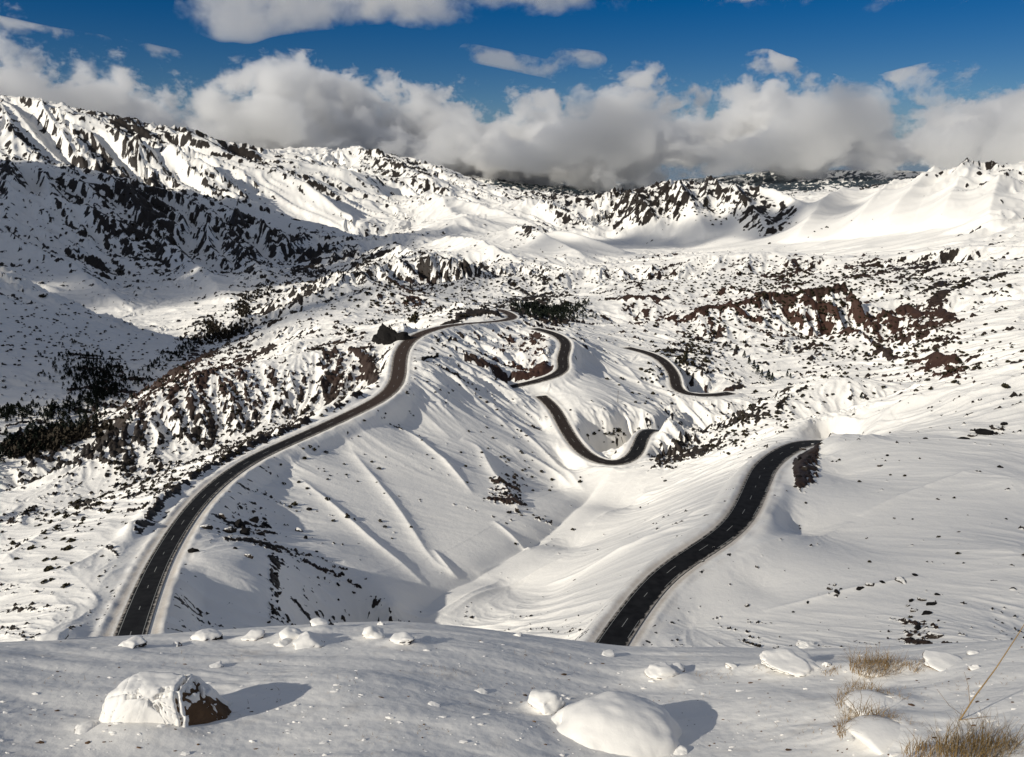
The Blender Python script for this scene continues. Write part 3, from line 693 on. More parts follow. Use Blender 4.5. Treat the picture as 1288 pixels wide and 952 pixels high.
def snow_mat():
    m, nt, b = mat('snow'); L = nt.links.new
    b.inputs['Base Color'].default_value = (0.89, 0.86, 0.805, 1); b.inputs['Roughness'].default_value = .6; b.inputs['Specular IOR Level'].default_value = .25
    tc = N(nt, 'ShaderNodeTexCoord'); n = N(nt, 'ShaderNodeTexNoise'); n.inputs['Scale'].default_value = 9.0; n.inputs['Detail'].default_value = 6; L(tc.outputs['Object'], n.inputs['Vector'])
    bp = N(nt, 'ShaderNodeBump'); bp.inputs['Strength'].default_value = .25; bp.inputs['Distance'].default_value = .03; L(n.outputs['Fac'], bp.inputs['Height']); L(bp.outputs[0], b.inputs['Normal'])
    return m
SNOW = snow_mat()

def n3(p, seed):      # small 3D noise for single points
    from mathutils import noise as mn
    return mn.fractal(Vector(p) + Vector((seed * 7.3, seed * 3.1, seed * 1.7)), 0.9, 2.1, 5)
def rock_bm(seed, sub=4, dims=(1, 1, 1), cuts=7, rough=.14):
    rnd = random.Random(seed); bm = bmesh.new(); bmesh.ops.create_icosphere(bm, subdivisions=sub, radius=1.0)
    planes = []
    for _ in range(cuts):
        d = Vector((rnd.uniform(-1, 1), rnd.uniform(-1, 1), rnd.uniform(-.3, 1))).normalized(); planes.append((d, rnd.uniform(.55, .85)))
    for v in bm.verts:
        for d, k in planes:
            q = v.co.dot(d) - k
            if q > 0: v.co -= d * q * .92
        v.co *= 1 + rough * n3(v.co * 1.6, seed) + rough * .4 * n3(v.co * 5, seed + 9)
        v.co = Vector((v.co.x * dims[0], v.co.y * dims[1], v.co.z * dims[2]))
    bm.normal_update()
    return bm
def bm_mesh(bm, name, m, smooth=True):
    me = bpy.data.meshes.new(name); bm.to_mesh(me); bm.free(); me.materials.append(m)
    if smooth: me.polygons.foreach_set('use_smooth', np.ones(len(me.polygons), bool))
    return me
def boulder(name, loc, dims, seed, label, rm, cap=0.10, bare=0.35, side=None, rz=0.0, tilt=(0, 0), group=None):
    """rock body with a fitted cap of snow lying over its upper faces; side = direction that stays bare"""
    root = empty(name, loc, label, 'boulder', group); root.rotation_euler = (tilt[0], tilt[1], rz)
    bm = rock_bm(seed, 5 if dims[0] > .2 else 4, dims, 9, .2); s = sum(dims) / 3; cap *= .7
    cbm = bm.copy(); cbm.normal_update()
    sd = Vector(side).normalized() if side else Vector((0, 0, 0))
    new = []
    for v in cbm.verts:
        w = v.normal.z - 1.0 * max(0.0, v.normal.dot(sd)) + .35 * n3(v.co * (2.2 / s), seed + 3) - bare
        t = max(0.0, min(1.0, (w + .25) / .5)); t = t * t * (3 - 2 * t)
        new.append(v.co + (v.normal * .6 + Vector((0, 0, .5))) * (cap * s * (t * 1.25 - .25)))
    for v, c in zip(cbm.verts, new): v.co = c
    for _ in range(1): bmesh.ops.smooth_vert(cbm, verts=cbm.verts, factor=.4, use_axis_x=True, use_axis_y=True, use_axis_z=True)
    link_mesh('rock', bm_mesh(bm, 'rock', rm), root); link_mesh('snow_cap', bm_mesh(cbm, 'snow_cap', SNOW), root)
    return root

def fg(u, v, wpx, hpx, seed, label, rm=R_BROWN, depth=1.0, sink=.30, **kw):
    """boulder of the ledge: base pixel, width and height in photograph pixels"""
    p = hit(u, v); d = p.length; w = wpx / F * d / 2; h = hpx / F * d / .92 * .66
    q = Vector((p.x, p.y + w * depth * .5, 0)); q.z = ground(q.x, q.y)
    return boulder('boulder', q + Vector((0, 0, h * (.22 - sink))), (w, w * depth, h * .70), seed, label, rm, **kw)

def quads_mesh(name, V, m):
    V = np.array([tuple(v) for v in V], np.float32) if not isinstance(V, np.ndarray) else V
    me = bpy.data.meshes.new(name); me.vertices.add(len(V)); me.vertices.foreach_set('co', V.ravel())
    n = len(V) // 4; me.loops.add(len(V)); me.loops.foreach_set('vertex_index', np.arange(len(V), dtype=np.int32)); me.polygons.add(n); me.polygons.foreach_set('loop_start', np.arange(0, len(V), 4, dtype=np.int32))
    me.update(calc_edges=True); me.materials.append(m)
    return me
# ------------------------------------------------------------------ boulders of the ledge
def hull_bm(pts, seed, cuts=4, rough=.05, scale=1.0):
    bm = bmesh.new()
    for q in pts: bm.verts.new(Vector(q) * scale)
    r = bmesh.ops.convex_hull(bm, input=bm.verts[:])
    bmesh.ops.delete(bm, geom=list({g for g in r['geom_interior'] + r['geom_unused'] if isinstance(g, bmesh.types.BMVert)}), context='VERTS')
    bmesh.ops.bevel(bm, geom=bm.edges[:], offset=.035 * scale * 100, segments=2, affect='EDGES')
    bmesh.ops.triangulate(bm, faces=bm.faces[:])
    for _ in range(cuts): bmesh.ops.subdivide_edges(bm, edges=[e for e in bm.edges if e.calc_length() > scale * 2.4], cuts=1, use_grid_fill=True); bmesh.ops.triangulate(bm, faces=bm.faces[:])
    bm.normal_update()
    for v in bm.verts: v.co += v.normal * scale * 100 * rough * (n3(v.co / scale * .016, seed) + .35 * n3(v.co / scale * .05, seed + 4))
    bm.normal_update(); return bm
def capped(root, bm, rm, cap, bare_fn):
    cbm = bm.copy(); cbm.normal_update(); new = []
    for v in cbm.verts:
        t = max(0.0, min(1.0, bare_fn(v))); t = t * t * (3 - 2 * t)
        new.append(v.co + (v.normal * .7 + Vector((0, 0, .5))) * cap * (t * 1.3 - .3))
    for v, c in zip(cbm.verts, new): v.co = c
    bmesh.ops.smooth_vert(cbm, verts=cbm.verts, factor=.5, use_axis_x=True, use_axis_y=True, use_axis_z=True)
    link_mesh('rock', bm_mesh(bm, 'rock', rm), root); link_mesh('snow_cap', bm_mesh(cbm, 'snow_cap', SNOW), root)
p = hit(196, 908); px = p.length / F
root = empty('boulder', Vector((p.x, p.y + 30 * px, ground(p.x, p.y + 30 * px))), 'large snow capped boulder with bare brown right face near the bottom left', 'boulder')
bm = hull_bm([(-66, -26, -20), (-70, 20, -20), (72, 2, -22), (36, -44, -26), (-30, -46, -26), (60, 36, -20), (-62, -12, 22), (-36, -20, 36), (-8, -22, 39), (20, -16, 37), (24, 20, 35), (-44, 24, 32), (44, 0, 20), (30, -30, 12), (-50, -34, 4)], 5, 4, .035, px)
capped(root, bm, R_BROWN, 6 * px, lambda v: 1.0 - 2.6 * max(0, v.normal.x - .28) - 3.2 * max(0, -v.normal.x - .66) + .7 * n3(v.co / px * .03, 3) + .5 * v.normal.z)
p = hit(778, 934); px = p.length / F
root = empty('boulder', Vector((p.x, p.y + 30 * px, ground(p.x, p.y + 30 * px) - 22 * px)), 'big rounded boulder wholly buried in smooth snow at the bottom centre', 'boulder')
bm = rock_bm(8, 5, (76 * px, 62 * px, 42 * px), 0, .09)
capped(root, bm, R_BROWN, 7 * px, lambda v: 1.9 - 9 * max(0, -v.normal.x * .8 + v.normal.z * .3 - .68) + 1.1 * n3(v.co / px * .045, 6))
fg(100, 921, 26, 9, 16, 'low dark edged rock in the drift at the left foot of the large boulder', R_DARK, cap=.10, bare=.25, side=(-1, 0, 0))
fg(688, 893, 46, 20, 13, 'small snowy hump beside the upper left of the big rounded boulder', cap=.18, bare=-.3, side=(1, 0, 0))
fg(856, 948, 20, 9, 21, 'white snow lump lying right of the big rounded boulder', cap=.2, bare=-.6)
fg(287, 886, 9, 8, 22, 'tiny snow lump in the shadow of the large boulder', cap=.2, bare=-.6)
BROW = [
    (56, 806, 42, 12, 31, 'low snowy rock farthest left on the brow of the ledge', R_DARK, .1, None),
    (162, 814, 30, 11, 32, 'grey snowy rock on the brow below the near end of the left road', R_DARK, .0, (1, 0, 0)),
    (221, 813, 16, 14, 33, 'small brown and white rock right of the left road end', R_BROWN, .1, (1, 0, 0)),
    (256, 805, 34, 15, 34, 'snow topped rock with dark right side on the brow', R_DARK, -.1, (1, 0, 0)),
    (316, 804, 30, 11, 35, 'flat pale rock dusted with snow left of the brow heap', R_BROWN, -.1, None),
    (366, 802, 30, 20, 36, 'top rock of the pale heap on the brow', R_BROWN, -.2, None),
    (384, 812, 42, 18, 37, 'largest snow covered rock of the pale heap on the brow', R_DARK, -.2, (1, 0, 0)),
    (355, 812, 24, 14, 38, 'left rock of the pale heap on the brow', R_BROWN, -.1, None),
    (402, 786, 34, 14, 39, 'dark gravelly hump on the brow behind the pale heap', R_DARK, .3, (1, 0, 0)),
    (468, 802, 28, 18, 40, 'pointed bright white rock standing alone on the brow', R_BROWN, -.5, None),
    (478, 786, 10, 8, 41, 'tiny lit rock behind the pointed white rock', R_BROWN, .0, None),
    (508, 809, 34, 13, 42, 'low snowy hump right of the pointed white rock', R_DARK, -.2, (1, 0, 0)),
    (540, 807, 22, 9, 43, 'small grey hump right of the low snowy hump', R_DARK, -.1, None),
    (850, 842, 22, 8, 44, 'little brown rock half buried in the middle of the right brow', R_BROWN, .3, None),
    (832, 852, 40, 14, 45, 'snow mound with a small brown tip on the right brow', R_BROWN, -.5, None),
    (922, 840, 18, 7, 46, 'thin dark rock left of the wide snow mound', R_BROWN, .25, None),
    (1000, 842, 70, 18, 47, 'wide snow mound edged by dark rock on the right brow', R_DARK, -.4, None),
    (1041, 838, 12, 10, 48, 'brown stone at the right end of the wide snow mound', R_BROWN, .4, None),
    (1016, 814, 26, 9, 49, 'dark red rock under a white cap poking over the right brow', R_BROWN, .25, None),
    (1230, 841, 16, 8, 50, 'brown stone beside the dry stem at the right edge', R_BROWN, .5, None),
    (1195, 838, 50, 9, 51, 'long thin dark rock edge in the snow left of the dry stem', R_BROWN, .3, None),
    (1228, 822, 16, 6, 52, 'small snowy stone on the brow at the far right', R_DARK, .1, None),
    (652, 800, 14, 7, 53, 'single grey stone on the brow below the right hand road', R_DARK, .0, None),
    (766, 826, 20, 7, 54, 'pale flat stone below the near end of the black road', R_DARK, -.1, None),
    (605, 872, 18, 5, 55, 'small flat grey stone in the open snow of the ledge', R_DARK, .1, None),
    (270, 840, 22, 6, 56, 'dark streak of stone in the snow behind the large boulder', R_DARK, .3, None),
    (545, 888, 16, 4, 57, 'thin dark stone in the snow left of the big rounded boulder', R_DARK, .3, None)]
for u, v, w, h, sd, lab, rm, bare, side in BROW:
    fg(u, v, w, h, sd, lab, rm, cap=.10, bare=bare + (.22 if rm is R_BROWN else .12), side=side, rz=sd * 1.0 if not side else 0)

# crumbs of crusted snow and grit strewn over the ledge
def crumbs(name, n, lo, hi, m, label, seed):
    rnd = random.Random(seed); base = bmesh.new(); bmesh.ops.create_icosphere(base, subdivisions=1, radius=1.0); base.verts.ensure_lookup_table()
    bv = [v.co.copy() for v in base.verts]; bf = [[v.index for v in f.verts] for f in base.faces]; base.free(); V, Fc = [], []
    for _ in range(n):
        p = hit(rnd.uniform(-20, 1300), 800 + 150 * rnd.random() ** 0.8)
        if p is None or p.length > 12: continue
        r = lo * (hi / lo) ** (rnd.random() ** 2); i = len(V); sx_, sy_ = rnd.uniform(.8, 2.2), rnd.uniform(.6, 1.2); a = rnd.uniform(-.4, .4)
        for q in bv:
            k = r * rnd.uniform(.7, 1.2); x, y = q.x * sx_ * k, q.y * sy_ * k
            V.append((p.x + x * math.cos(a) - y * math.sin(a), p.y + x * math.sin(a) + y * math.cos(a), p.z + q.z * k * .55))
        Fc += [[i + j for j in f] for f in bf]
    me = bpy.data.meshes.new(name); me.from_pydata(V, [], Fc); me.materials.append(m)
    o = link_mesh(name, me); o['kind'] = 'stuff'; o['label'] = label
crumbs('snow_crumbs', 420, .004, .020, SNOW, 'crumbs of crusted snow strewn over the ledge', 31)
crumbs('grit', 240, .003, .013, R_BROWN, 'dark grit and bits of straw lying on the snow of the ledge', 32)

# ------------------------------------------------------------------ dry grass of the ledge
def straw(name, c0, c1):
    m, nt, b = mat(name); L = nt.links.new
    g = N(nt, 'ShaderNodeObjectInfo'); tc = N(nt, 'ShaderNodeTexCoord'); n = N(nt, 'ShaderNodeTexNoise'); n.inputs['Scale'].default_value = 40; L(tc.outputs['Object'], n.inputs['Vector'])
    mx = N(nt, 'ShaderNodeMixRGB'); mx.inputs[1].default_value = (*c0, 1); mx.inputs[2].default_value = (*c1, 1); L(n.outputs['Fac'], mx.inputs[0]); L(mx.outputs[0], b.inputs['Base Color'])
    b.inputs['Roughness'].default_value = .8
    return m
STRAW = straw('dry_straw', (0.10, 0.055, 0.018), (0.42, 0.27, 0.10)); STRAW_D = straw('dark_straw', (0.040, 0.026, 0.011), (0.34, 0.22, 0.075))
def blades(name, n, rad, length, width, m, seed, flat=.0, shape=None):
    rnd = random.Random(seed); V = []; Fc = []
    for _ in range(n):
        a = rnd.uniform(0, 6.283); q = math.sqrt(rnd.random())
        if shape: x, y = shape(rnd)
        else: x, y = rad[0] * q * math.cos(a), rad[1] * q * math.sin(a)
        l = length * rnd.uniform(.5, 1.15); b = rnd.uniform(0, 6.283); lean = rnd.uniform(.1, .75) + flat
        dx, dy = math.cos(b) * lean, math.sin(b) * lean; px, py = -math.sin(b) * width / 2, math.cos(b) * width / 2
        i = len(V); K = 4
        for k in range(K + 1):
            t = k / K; w = 1 - .85 * t
            cx, cy, cz = x + dx * l * t * t, y + dy * l * t * t, l * t * (1 - .35 * t * lean) - .01
            V += [(cx - px * w, cy - py * w, cz), (cx + px * w, cy + py * w, cz)]
            if k: Fc.append((i + 2 * k - 2, i + 2 * k - 1, i + 2 * k + 1, i + 2 * k))
    me = bpy.data.meshes.new(name); me.from_pydata(V, [], Fc); me.materials.append(m)
    return me
def tuft(u, v, wpx, hpx, n, label, m=STRAW, seed=1, flat=0.0, mound=True, depth=.6):
    p = hit(u, v); d = p.length; w = wpx / F * d / 2; h = hpx / F * d
    root = empty('dry_grass_tuft', p, label, 'grass tuft')
    b_ = link_mesh('blades', blades('blades', n, (w, w * depth), h, .0035, m, seed, flat), root)
    if mound:
        bm = rock_bm(seed + 70, 3, (w * .8, w * depth * .8, h * .16), 2, .1)
        link_mesh('snow_mound', bm_mesh(bm, 'snow_mound', SNOW), root)
    return root
tuft(1232, 948, 90, 36, 520, 'dense dark dry grass clump in the bottom right corner', STRAW_D, 3, .1, False, .5)
tuft(1178, 950, 70, 22, 260, 'yellow dry grass clump left of the dark corner clump', STRAW, 4, .15, False, .5)
tuft(1104, 842, 62, 22, 520, 'golden brown grass mound with a pointed top on the right brow', STRAW, 5, .35)
tuft(1160, 838, 40, 9, 120, 'thin low straw on the brow right of the golden mound', STRAW, 6, .3, False)
tuft(1050, 846, 36, 8, 90, 'sparse straw on the brow left of the golden mound', STRAW, 7, .3, False)
def arc(name, u, v, wpx, hpx, n, label, seed):
    p = hit(u, v); d = p.length; w = wpx / F * d / 2; h = hpx / F * d
    root = empty('dry_grass_tuft', p, label, 'grass tuft')
    def shape(rnd):
        t = rnd.uniform(-1, 1); return w * t, w * .9 * (1 - t * t) + rnd.gauss(0, .03)
    me = blades(name, n, None, h, .003, STRAW, seed, .5, shape); link_mesh('blades', me, root)
    bm = rock_bm(seed + 70, 3, (w * .85, w * .8, h * .42), 2, .08); link_mesh('snow_mound', bm_mesh(bm, 'snow_mound', SNOW), root)
arc('blades', 1100, 890, 80, 14, 260, 'upper curved fringe of bleached grass over a snow hump', 8)
arc('blades', 1108, 926, 90, 16, 320, 'lower curved fringe of bleached grass nearest the corner clumps', 9)
STRAWS = []
for k, (u, v, w, n, lab) in enumerate([(560, 845, 60, 40, 'few straw tips poking through the snow in the middle of the ledge'), (900, 850, 50, 45, 'few straw tips behind the big rounded boulder on the right'),
                                       (545, 920, 50, 36, 'straw tips in the snow near the bottom edge left of centre'), (470, 930, 40, 26, 'pinkish straw tips farthest left near the bottom edge'), (965, 838, 40, 40, ''), (300, 890, 120, 26, ''), (420, 850, 160, 30, ''), (640, 860, 140, 30, ''), (700, 830, 120, 26, ''), (90, 860, 90, 20, ''), (960, 900, 120, 30, ''), (1010, 930, 120, 30, ''), (860, 880, 90, 20, ''), (420, 935, 160, 26, ''), (1160, 870, 120, 40, ''), (1230, 860, 80, 30, ''), (230, 830, 140, 20, '')]):
    p = hit(u, v); d = p.length; w2 = w / F * d / 2
    me = blades('straw', n, (w2, w2 * .7), 7 / F * d, .0035, STRAW, 20 + k, .3)
    STRAWS.append(np.array([tuple(Vector(q.co) + Vector((p.x, p.y, ground(p.x + q.co.x, p.y + q.co.y)))) for q in me.vertices], np.float32).reshape(-1, 3)[np.array([tuple(f.vertices) for f in me.polygons]).ravel()])
o = link_mesh('straw', quads_mesh('straw', np.concatenate(STRAWS), STRAW)); o['kind'] = 'stuff'; o['label'] = 'scattered straw tips poking through the snow of the ledge'
# the tall dry stem
p = hit(1205, 906); q = at(1262, 822, p.length * .99) if False else None
def tube(V, Fc, pts, r0, r1, sides=6):
    pts = [Vector(a) for a in pts]; i0 = len(V)
    for k, c in enumerate(pts):
        t = (pts[min(k + 1, len(pts) - 1)] - pts[max(k - 1, 0)]).normalized(); a = t.orthogonal().normalized(); b = t.cross(a); r = r0 + (r1 - r0) * k / (len(pts) - 1)
        for s_ in range(sides):
            w = 6.2832 * s_ / sides; V.append(tuple(c + a * math.cos(w) * r + b * math.sin(w) * r))
    for k in range(len(pts) - 1):
        for s_ in range(sides):
            n_ = (s_ + 1) % sides; Fc.append((i0 + k * sides + s_, i0 + k * sides + n_, i0 + (k + 1) * sides + n_, i0 + (k + 1) * sides + s_))
def tube_obj(name, chains, m, parent=None):
    V, Fc = [], []
    for pts, r0, r1 in chains: tube(V, Fc, pts, r0, r1)
    me = bpy.data.meshes.new(name); me.from_pydata(V, [], Fc); me.materials.append(m); me.polygons.foreach_set('use_smooth', np.ones(len(Fc), bool))
    return link_mesh(name, me, parent)
d = p.length; px = d / F
st = empty('straw_plant', p, 'tall thin straw stem leaning right at the right edge of the ledge', 'dry plant')
tube_obj('stem', [([(0, 0, -.02), (14 * px, 0, 28 * px), (34 * px, .02, 58 * px), (54 * px, .03, 98 * px), (58 * px, .03, 108 * px)], .0042, .0018)], STRAW, st)
tube_obj('side_stem', [([(4 * px, 0, 6 * px), (-10 * px, .01, 16 * px), (-24 * px, .02, 34 * px)], .0016, .0008), ([(10 * px, 0, 20 * px), (8 * px, .02, 38 * px), (2 * px, .02, 54 * px)], .0014, .0007), ([(0, 0, 0), (18 * px, -.02, 6 * px), (30 * px, -.02, 8 * px)], .0016, .0009)], STRAW, st)
p = hit(1085, 905); px = p.length / F
tw = empty('dry_twig', p, 'thin grey twig standing in the snow left of the tall straw stem', 'dry plant')
tube_obj('twig', [([(0, 0, -.02), (-12 * px, 0, 18 * px), (-26 * px, .02, 32 * px)], .002, .0008), ([(-4 * px, 0, 6 * px), (-2 * px, .02, 26 * px), (-8 * px, .02, 44 * px)], .0016, .0007), ([(0, 0, 0), (16 * px, 0, 8 * px)], .0016, .0008)], STRAW_D, tw)

# ------------------------------------------------------------------ rocks of the valley
VR = [link_mesh('valley_rock', bm_mesh(rock_bm(200 + k, 3, (1, .8, .62), 8, .2), 'valley_rock', R_DARK if k % 2 else R_BLACK)) for k in range(6)]
used = set()
def valley_rock(u, v, wpx, k, label, group, flat=1.0, rz=None):
    p = hit(u, v, 100)
    if p is None: return None
    s = wpx / F * p.length / 2
    src = VR[k % 6]
    rz = random.uniform(0, 6.28) if rz is None else rz
    if (k % 6) not in used:
        used.add(k % 6); o = src; o.location = p; o.rotation_euler = (0, 0, rz); o.scale = (s, s * .8, s * flat)
    else: o = copy_thing(src, p, rz, (s, s * .8, s * flat))
    thing(o, label, 'rock', group)
    return o
def cluster(pts, label, group, flat=1.0):
    for k, (u, v, w) in enumerate(pts): valley_rock(u, v, w, k + len(group), label, group, flat)
cluster([(258, 664, 17), (243, 694, 15), (278, 650, 14), (300, 661, 24), (288, 668, 18), (308, 671, 20), (318, 654, 18), (335, 662, 16), (326, 672, 13), (296, 690, 10), (312, 700, 12), (388, 641, 9), (376, 668, 16), (384, 677, 11)],
        'black rock in the heap below the bend of the left road', 'black rocks below the left road')
cluster([(346, 722, 9), (350, 746, 10), (343, 770, 9), (345, 735, 6), (348, 757, 7), (338, 782, 6)], 'dark rock along the brink of the flat snowy platform', 'rocks on the platform edge', .9)
cluster([(1146, 756, 10), (1160, 755, 12), (1172, 760, 16), (1150, 768, 12), (1166, 772, 14), (1140, 780, 12), (1155, 790, 14), (1178, 801, 22), (1148, 804, 10), (1142, 762, 7), (1180, 748, 8)],
        'dark ledge rock in the upright heap on the right snow slope', 'rock heap low on the right slope', .7)
cluster([(1044, 741, 9), (1053, 745, 10), (1050, 736, 7), (1058, 741, 6)], 'dark rock in the small cluster left of the ledge rocks', 'small rock cluster on the right slope')
cluster([(1082, 740, 12), (1095, 735, 14), (1110, 732, 9), (1134, 730, 20), (1152, 724, 10)], 'long thin rock in the broken row across the right slope', 'broken row of rocks on the right slope', .5)
cluster([(1212, 552, 14), (1224, 547, 18), (1238, 543, 20), (1252, 538, 18), (1264, 533, 14)], 'brown rock in the slanting band near the right edge', 'slanting rock band at the right edge', .5)
cluster([(896, 690, 10), (903, 684, 8), (892, 700, 9), (912, 676, 7), (884, 706, 6), (921, 668, 7), (934, 656, 6)], 'rock on the bank between the two bends of the black road', 'rocks beside the black road', .9)
cluster([(1125, 652, 5), (1148, 653, 4), (1090, 677, 5), (1164, 552, 6), (1180, 628, 5), (1258, 588, 8), (1206, 669, 4), (1116, 573, 6), (1107, 586, 9), (1016, 758, 6), (940, 762, 9), (998, 770, 5), (952, 713, 6), (1266, 653, 4)],
        'lone small rock dotted on the smooth right slope', 'lone rocks on the right slope')
cluster([(1010, 566, 10), (1006, 578, 9), (1012, 590, 10), (1005, 600, 9), (1000, 612, 8), (1018, 576, 7), (1022, 560, 8)], 'brown rock of the cutting at the top of the black road', 'rocks of the road cutting', 1.2)
cluster([(625, 612, 7), (636, 620, 9), (644, 632, 8), (632, 606, 6), (650, 640, 7), (640, 645, 8), (655, 648, 6), (622, 600, 5), (648, 622, 6)], 'dark rock on the rib in the middle of the snowy bowl', 'rocks on the bowl rib')
cluster([(420, 712, 8), (430, 722, 9), (440, 730, 8), (452, 738, 8), (410, 705, 6), (425, 735, 7), (445, 745, 6), (398, 694, 6), (460, 728, 5), (436, 716, 5)], 'dark rock in the lit strip above the blue shadow', 'rocks above the bowl shadow')
cluster([(612, 505, 7), (604, 500, 5), (625, 515, 5), (655, 542, 6), (662, 548, 5), (700, 525, 6), (645, 502, 4)], 'small rock scattered on the upper snow ribs of the bowl', 'small rocks on the upper bowl')
cluster([(428, 462, 10), (414, 470, 9), (440, 470, 8), (402, 458, 10), (432, 446, 8), (452, 494, 9), (430, 500, 12), (440, 490, 9), (392, 480, 9), (408, 492, 8)], 'dark rock on the knoll left of the road corner', 'rocks on the knoll by the road corner')
# black crag at the road corner, with its lower shoulder
p = hit(492, 426, 100); px = p.length / F * 1.15
cr = empty('rock_crag', p, 'black pointed crag standing beside the corner of the left road', 'crag')
bm = rock_bm(311, 4, (18 * px, 12 * px, 15 * px), 12, .28)
for v in bm.verts:
    t = max(0, min(1, v.co.z / (18 * px))); v.co.x *= 1 - .42 * t; v.co.y *= 1 - .4 * t; v.co.x -= 3 * px * t
link_mesh('peak', bm_mesh(bm, 'peak', R_BLACK), cr)
o = link_mesh('shoulder', bm_mesh(rock_bm(312, 4, (13 * px, 10 * px, 8 * px), 8, .2), 'shoulder', R_BLACK), cr); o.location = (13 * px, -2, 0)
o = link_mesh('shoulder', bm_mesh(rock_bm(313, 4, (10 * px, 8 * px, 7 * px), 8, .2), 'shoulder', R_BLACK), cr); o.location = (-13 * px, -1, -1)

# low dark walls on the slope under the road corner, and the marker pole
def low_wall(u0, v0, u1, v1, label):
    a, b = hit(u0, v0, 100), hit(u1, v1, 100); c = (a + b) / 2
    root = empty('low_wall', c, label, 'wall'); L_ = (b - a); n_ = max(3, int(L_.length / 1.2))
    bm = bmesh.new(); rnd = random.Random(int(u0))
    for k in range(n_ + 1):
        q = a + L_ * k / n_; z = ground(q.x, q.y)
        for dz in (0.1, .75):
            bmesh.ops.create_cube(bm, size=1, matrix=Matrix.Translation((q.x - c.x + rnd.uniform(-.1, .1), q.y - c.y + rnd.uniform(-.1, .1), z - c.z + dz)) @ Matrix.Rotation(math.atan2(L_.y, L_.x) + rnd.uniform(-.1, .1), 4, 'Z') @ Matrix.Diagonal((L_.length / n_ * rnd.uniform(.9, 1.1), .8, .7, 1)))
    bmesh.ops.bevel(bm, geom=bm.edges[:], offset=.08, segments=1, affect='EDGES')
    link_mesh('stones', bm_mesh(bm, 'stones', R_BLACK, False), root)
    for q, nm in ((a, 'end_pier'), (b, 'end_pier')):
        bm = bmesh.new(); bmesh.ops.create_cube(bm, size=1, matrix=Matrix.Translation((q.x - c.x, q.y - c.y, ground(q.x, q.y) - c.z + .7)) @ Matrix.Diagonal((1.5, 1.5, 2.2, 1))); bmesh.ops.bevel(bm, geom=bm.edges[:], offset=.15, segments=1, affect='EDGES')
        link_mesh(nm, bm_mesh(bm, nm, R_BLACK, False), root)
low_wall(532, 453, 550, 448, 'lower of the two short dark walls in the snow right of the road corner')
low_wall(551, 430, 567, 427, 'upper of the two short dark walls in the snow right of the road corner')
WOOD, _n, _b = mat('weathered_wood'); _b.inputs['Base Color'].default_value = (0.05, 0.045, 0.04, 1); _b.inputs['Roughness'].default_value = .9
p = hit(777, 506, 100); px = p.length / F
po = empty('marker_pole', p, 'thin dark pole standing in the snow above the road loop', 'pole')
tube_obj('pole', [([(0, 0, -.5), (0, 0, 8 * px), (.1, 0, 15 * px)], .16, .10)], WOOD, po); tube_obj('crossbar', [([(-.7, 0, 14 * px), (.9, 0, 14.1 * px)], .07, .07)], WOOD, po)

# ------------------------------------------------------------------ shrubs, trees and woods
def leafy(name, c0, c1):
    m, nt, b = mat(name); L = nt.links.new
    g = N(nt, 'ShaderNodeNewGeometry'); n = N(nt, 'ShaderNodeTexNoise'); n.inputs['Scale'].default_value = .6; L(g.outputs['Position'], n.inputs['Vector'])
    mx = N(nt, 'ShaderNodeMixRGB'); mx.inputs[1].default_value = (*c0, 1); mx.inputs[2].default_value = (*c1, 1); L(n.outputs['Fac'], mx.inputs[0]); L(mx.outputs[0], b.inputs['Base Color']); b.inputs['Roughness'].default_value = .85; b.inputs['Specular IOR Level'].default_value = .1
    return m
SCRUB = leafy('scrub_leaf', (0.014, 0.014, 0.008), (0.050, 0.040, 0.022)); NEEDLE = leafy('needles', (0.007, 0.010, 0.008), (0.022, 0.027, 0.018)); BARE = leafy('bare_twigs', (0.020, 0.017, 0.012), (0.052, 0.042, 0.030))
BARK, _n, _b = mat('bark'); _b.inputs['Base Color'].default_value = (0.035, 0.026, 0.02, 1); _b.inputs['Roughness'].default_value = .9
def clump_arrays(rnd, n, rad, hgt, size, cone=False):
    """n small leaf clumps as single quads spread through a crown"""
    V = []
    for _ in range(n):
        if cone:
            t = rnd.random() ** .7; q = (1 - t) ** .8 * math.sqrt(rnd.uniform(.15, 1)); a = rnd.uniform(0, 6.283)
            c = Vector((rad * q * math.cos(a), rad * q * math.sin(a), hgt * (.08 + .92 * t)))
        else:
            a = rnd.uniform(0, 6.283); z = rnd.random(); q = math.sqrt(max(0, 1 - z * z)) * rnd.uniform(.5, 1)
            c = Vector((rad * q * math.cos(a), rad * q * math.sin(a), hgt * z * rnd.uniform(.7, 1.1)))
        e1 = Vector((rnd.uniform(-1, 1), rnd.uniform(-1, 1), rnd.uniform(-.6, .6))).normalized() * size * rnd.uniform(.6, 1.2); e2 = e1.orthogonal().normalized() * size * rnd.uniform(.4, .9)
        V += [c - e1 - e2, c + e1 - e2, c + e1 + e2, c - e1 + e2]
    return V
rnd = random.Random(5)
SHRUB_ME = [quads_mesh('shrub', clump_arrays(rnd, 90, 1.0, .95, .22), SCRUB) for _ in range(5)]
CLUMP = [np.array([tuple(v) for v in clump_arrays(rnd, 26, 1.0, .95, .36)], np.float32) for _ in range(6)]
TREE_A = [np.array([tuple(v) for v in clump_arrays(rnd, 60, .30, 1.0, .085, True)], np.float32) for _ in range(5)]
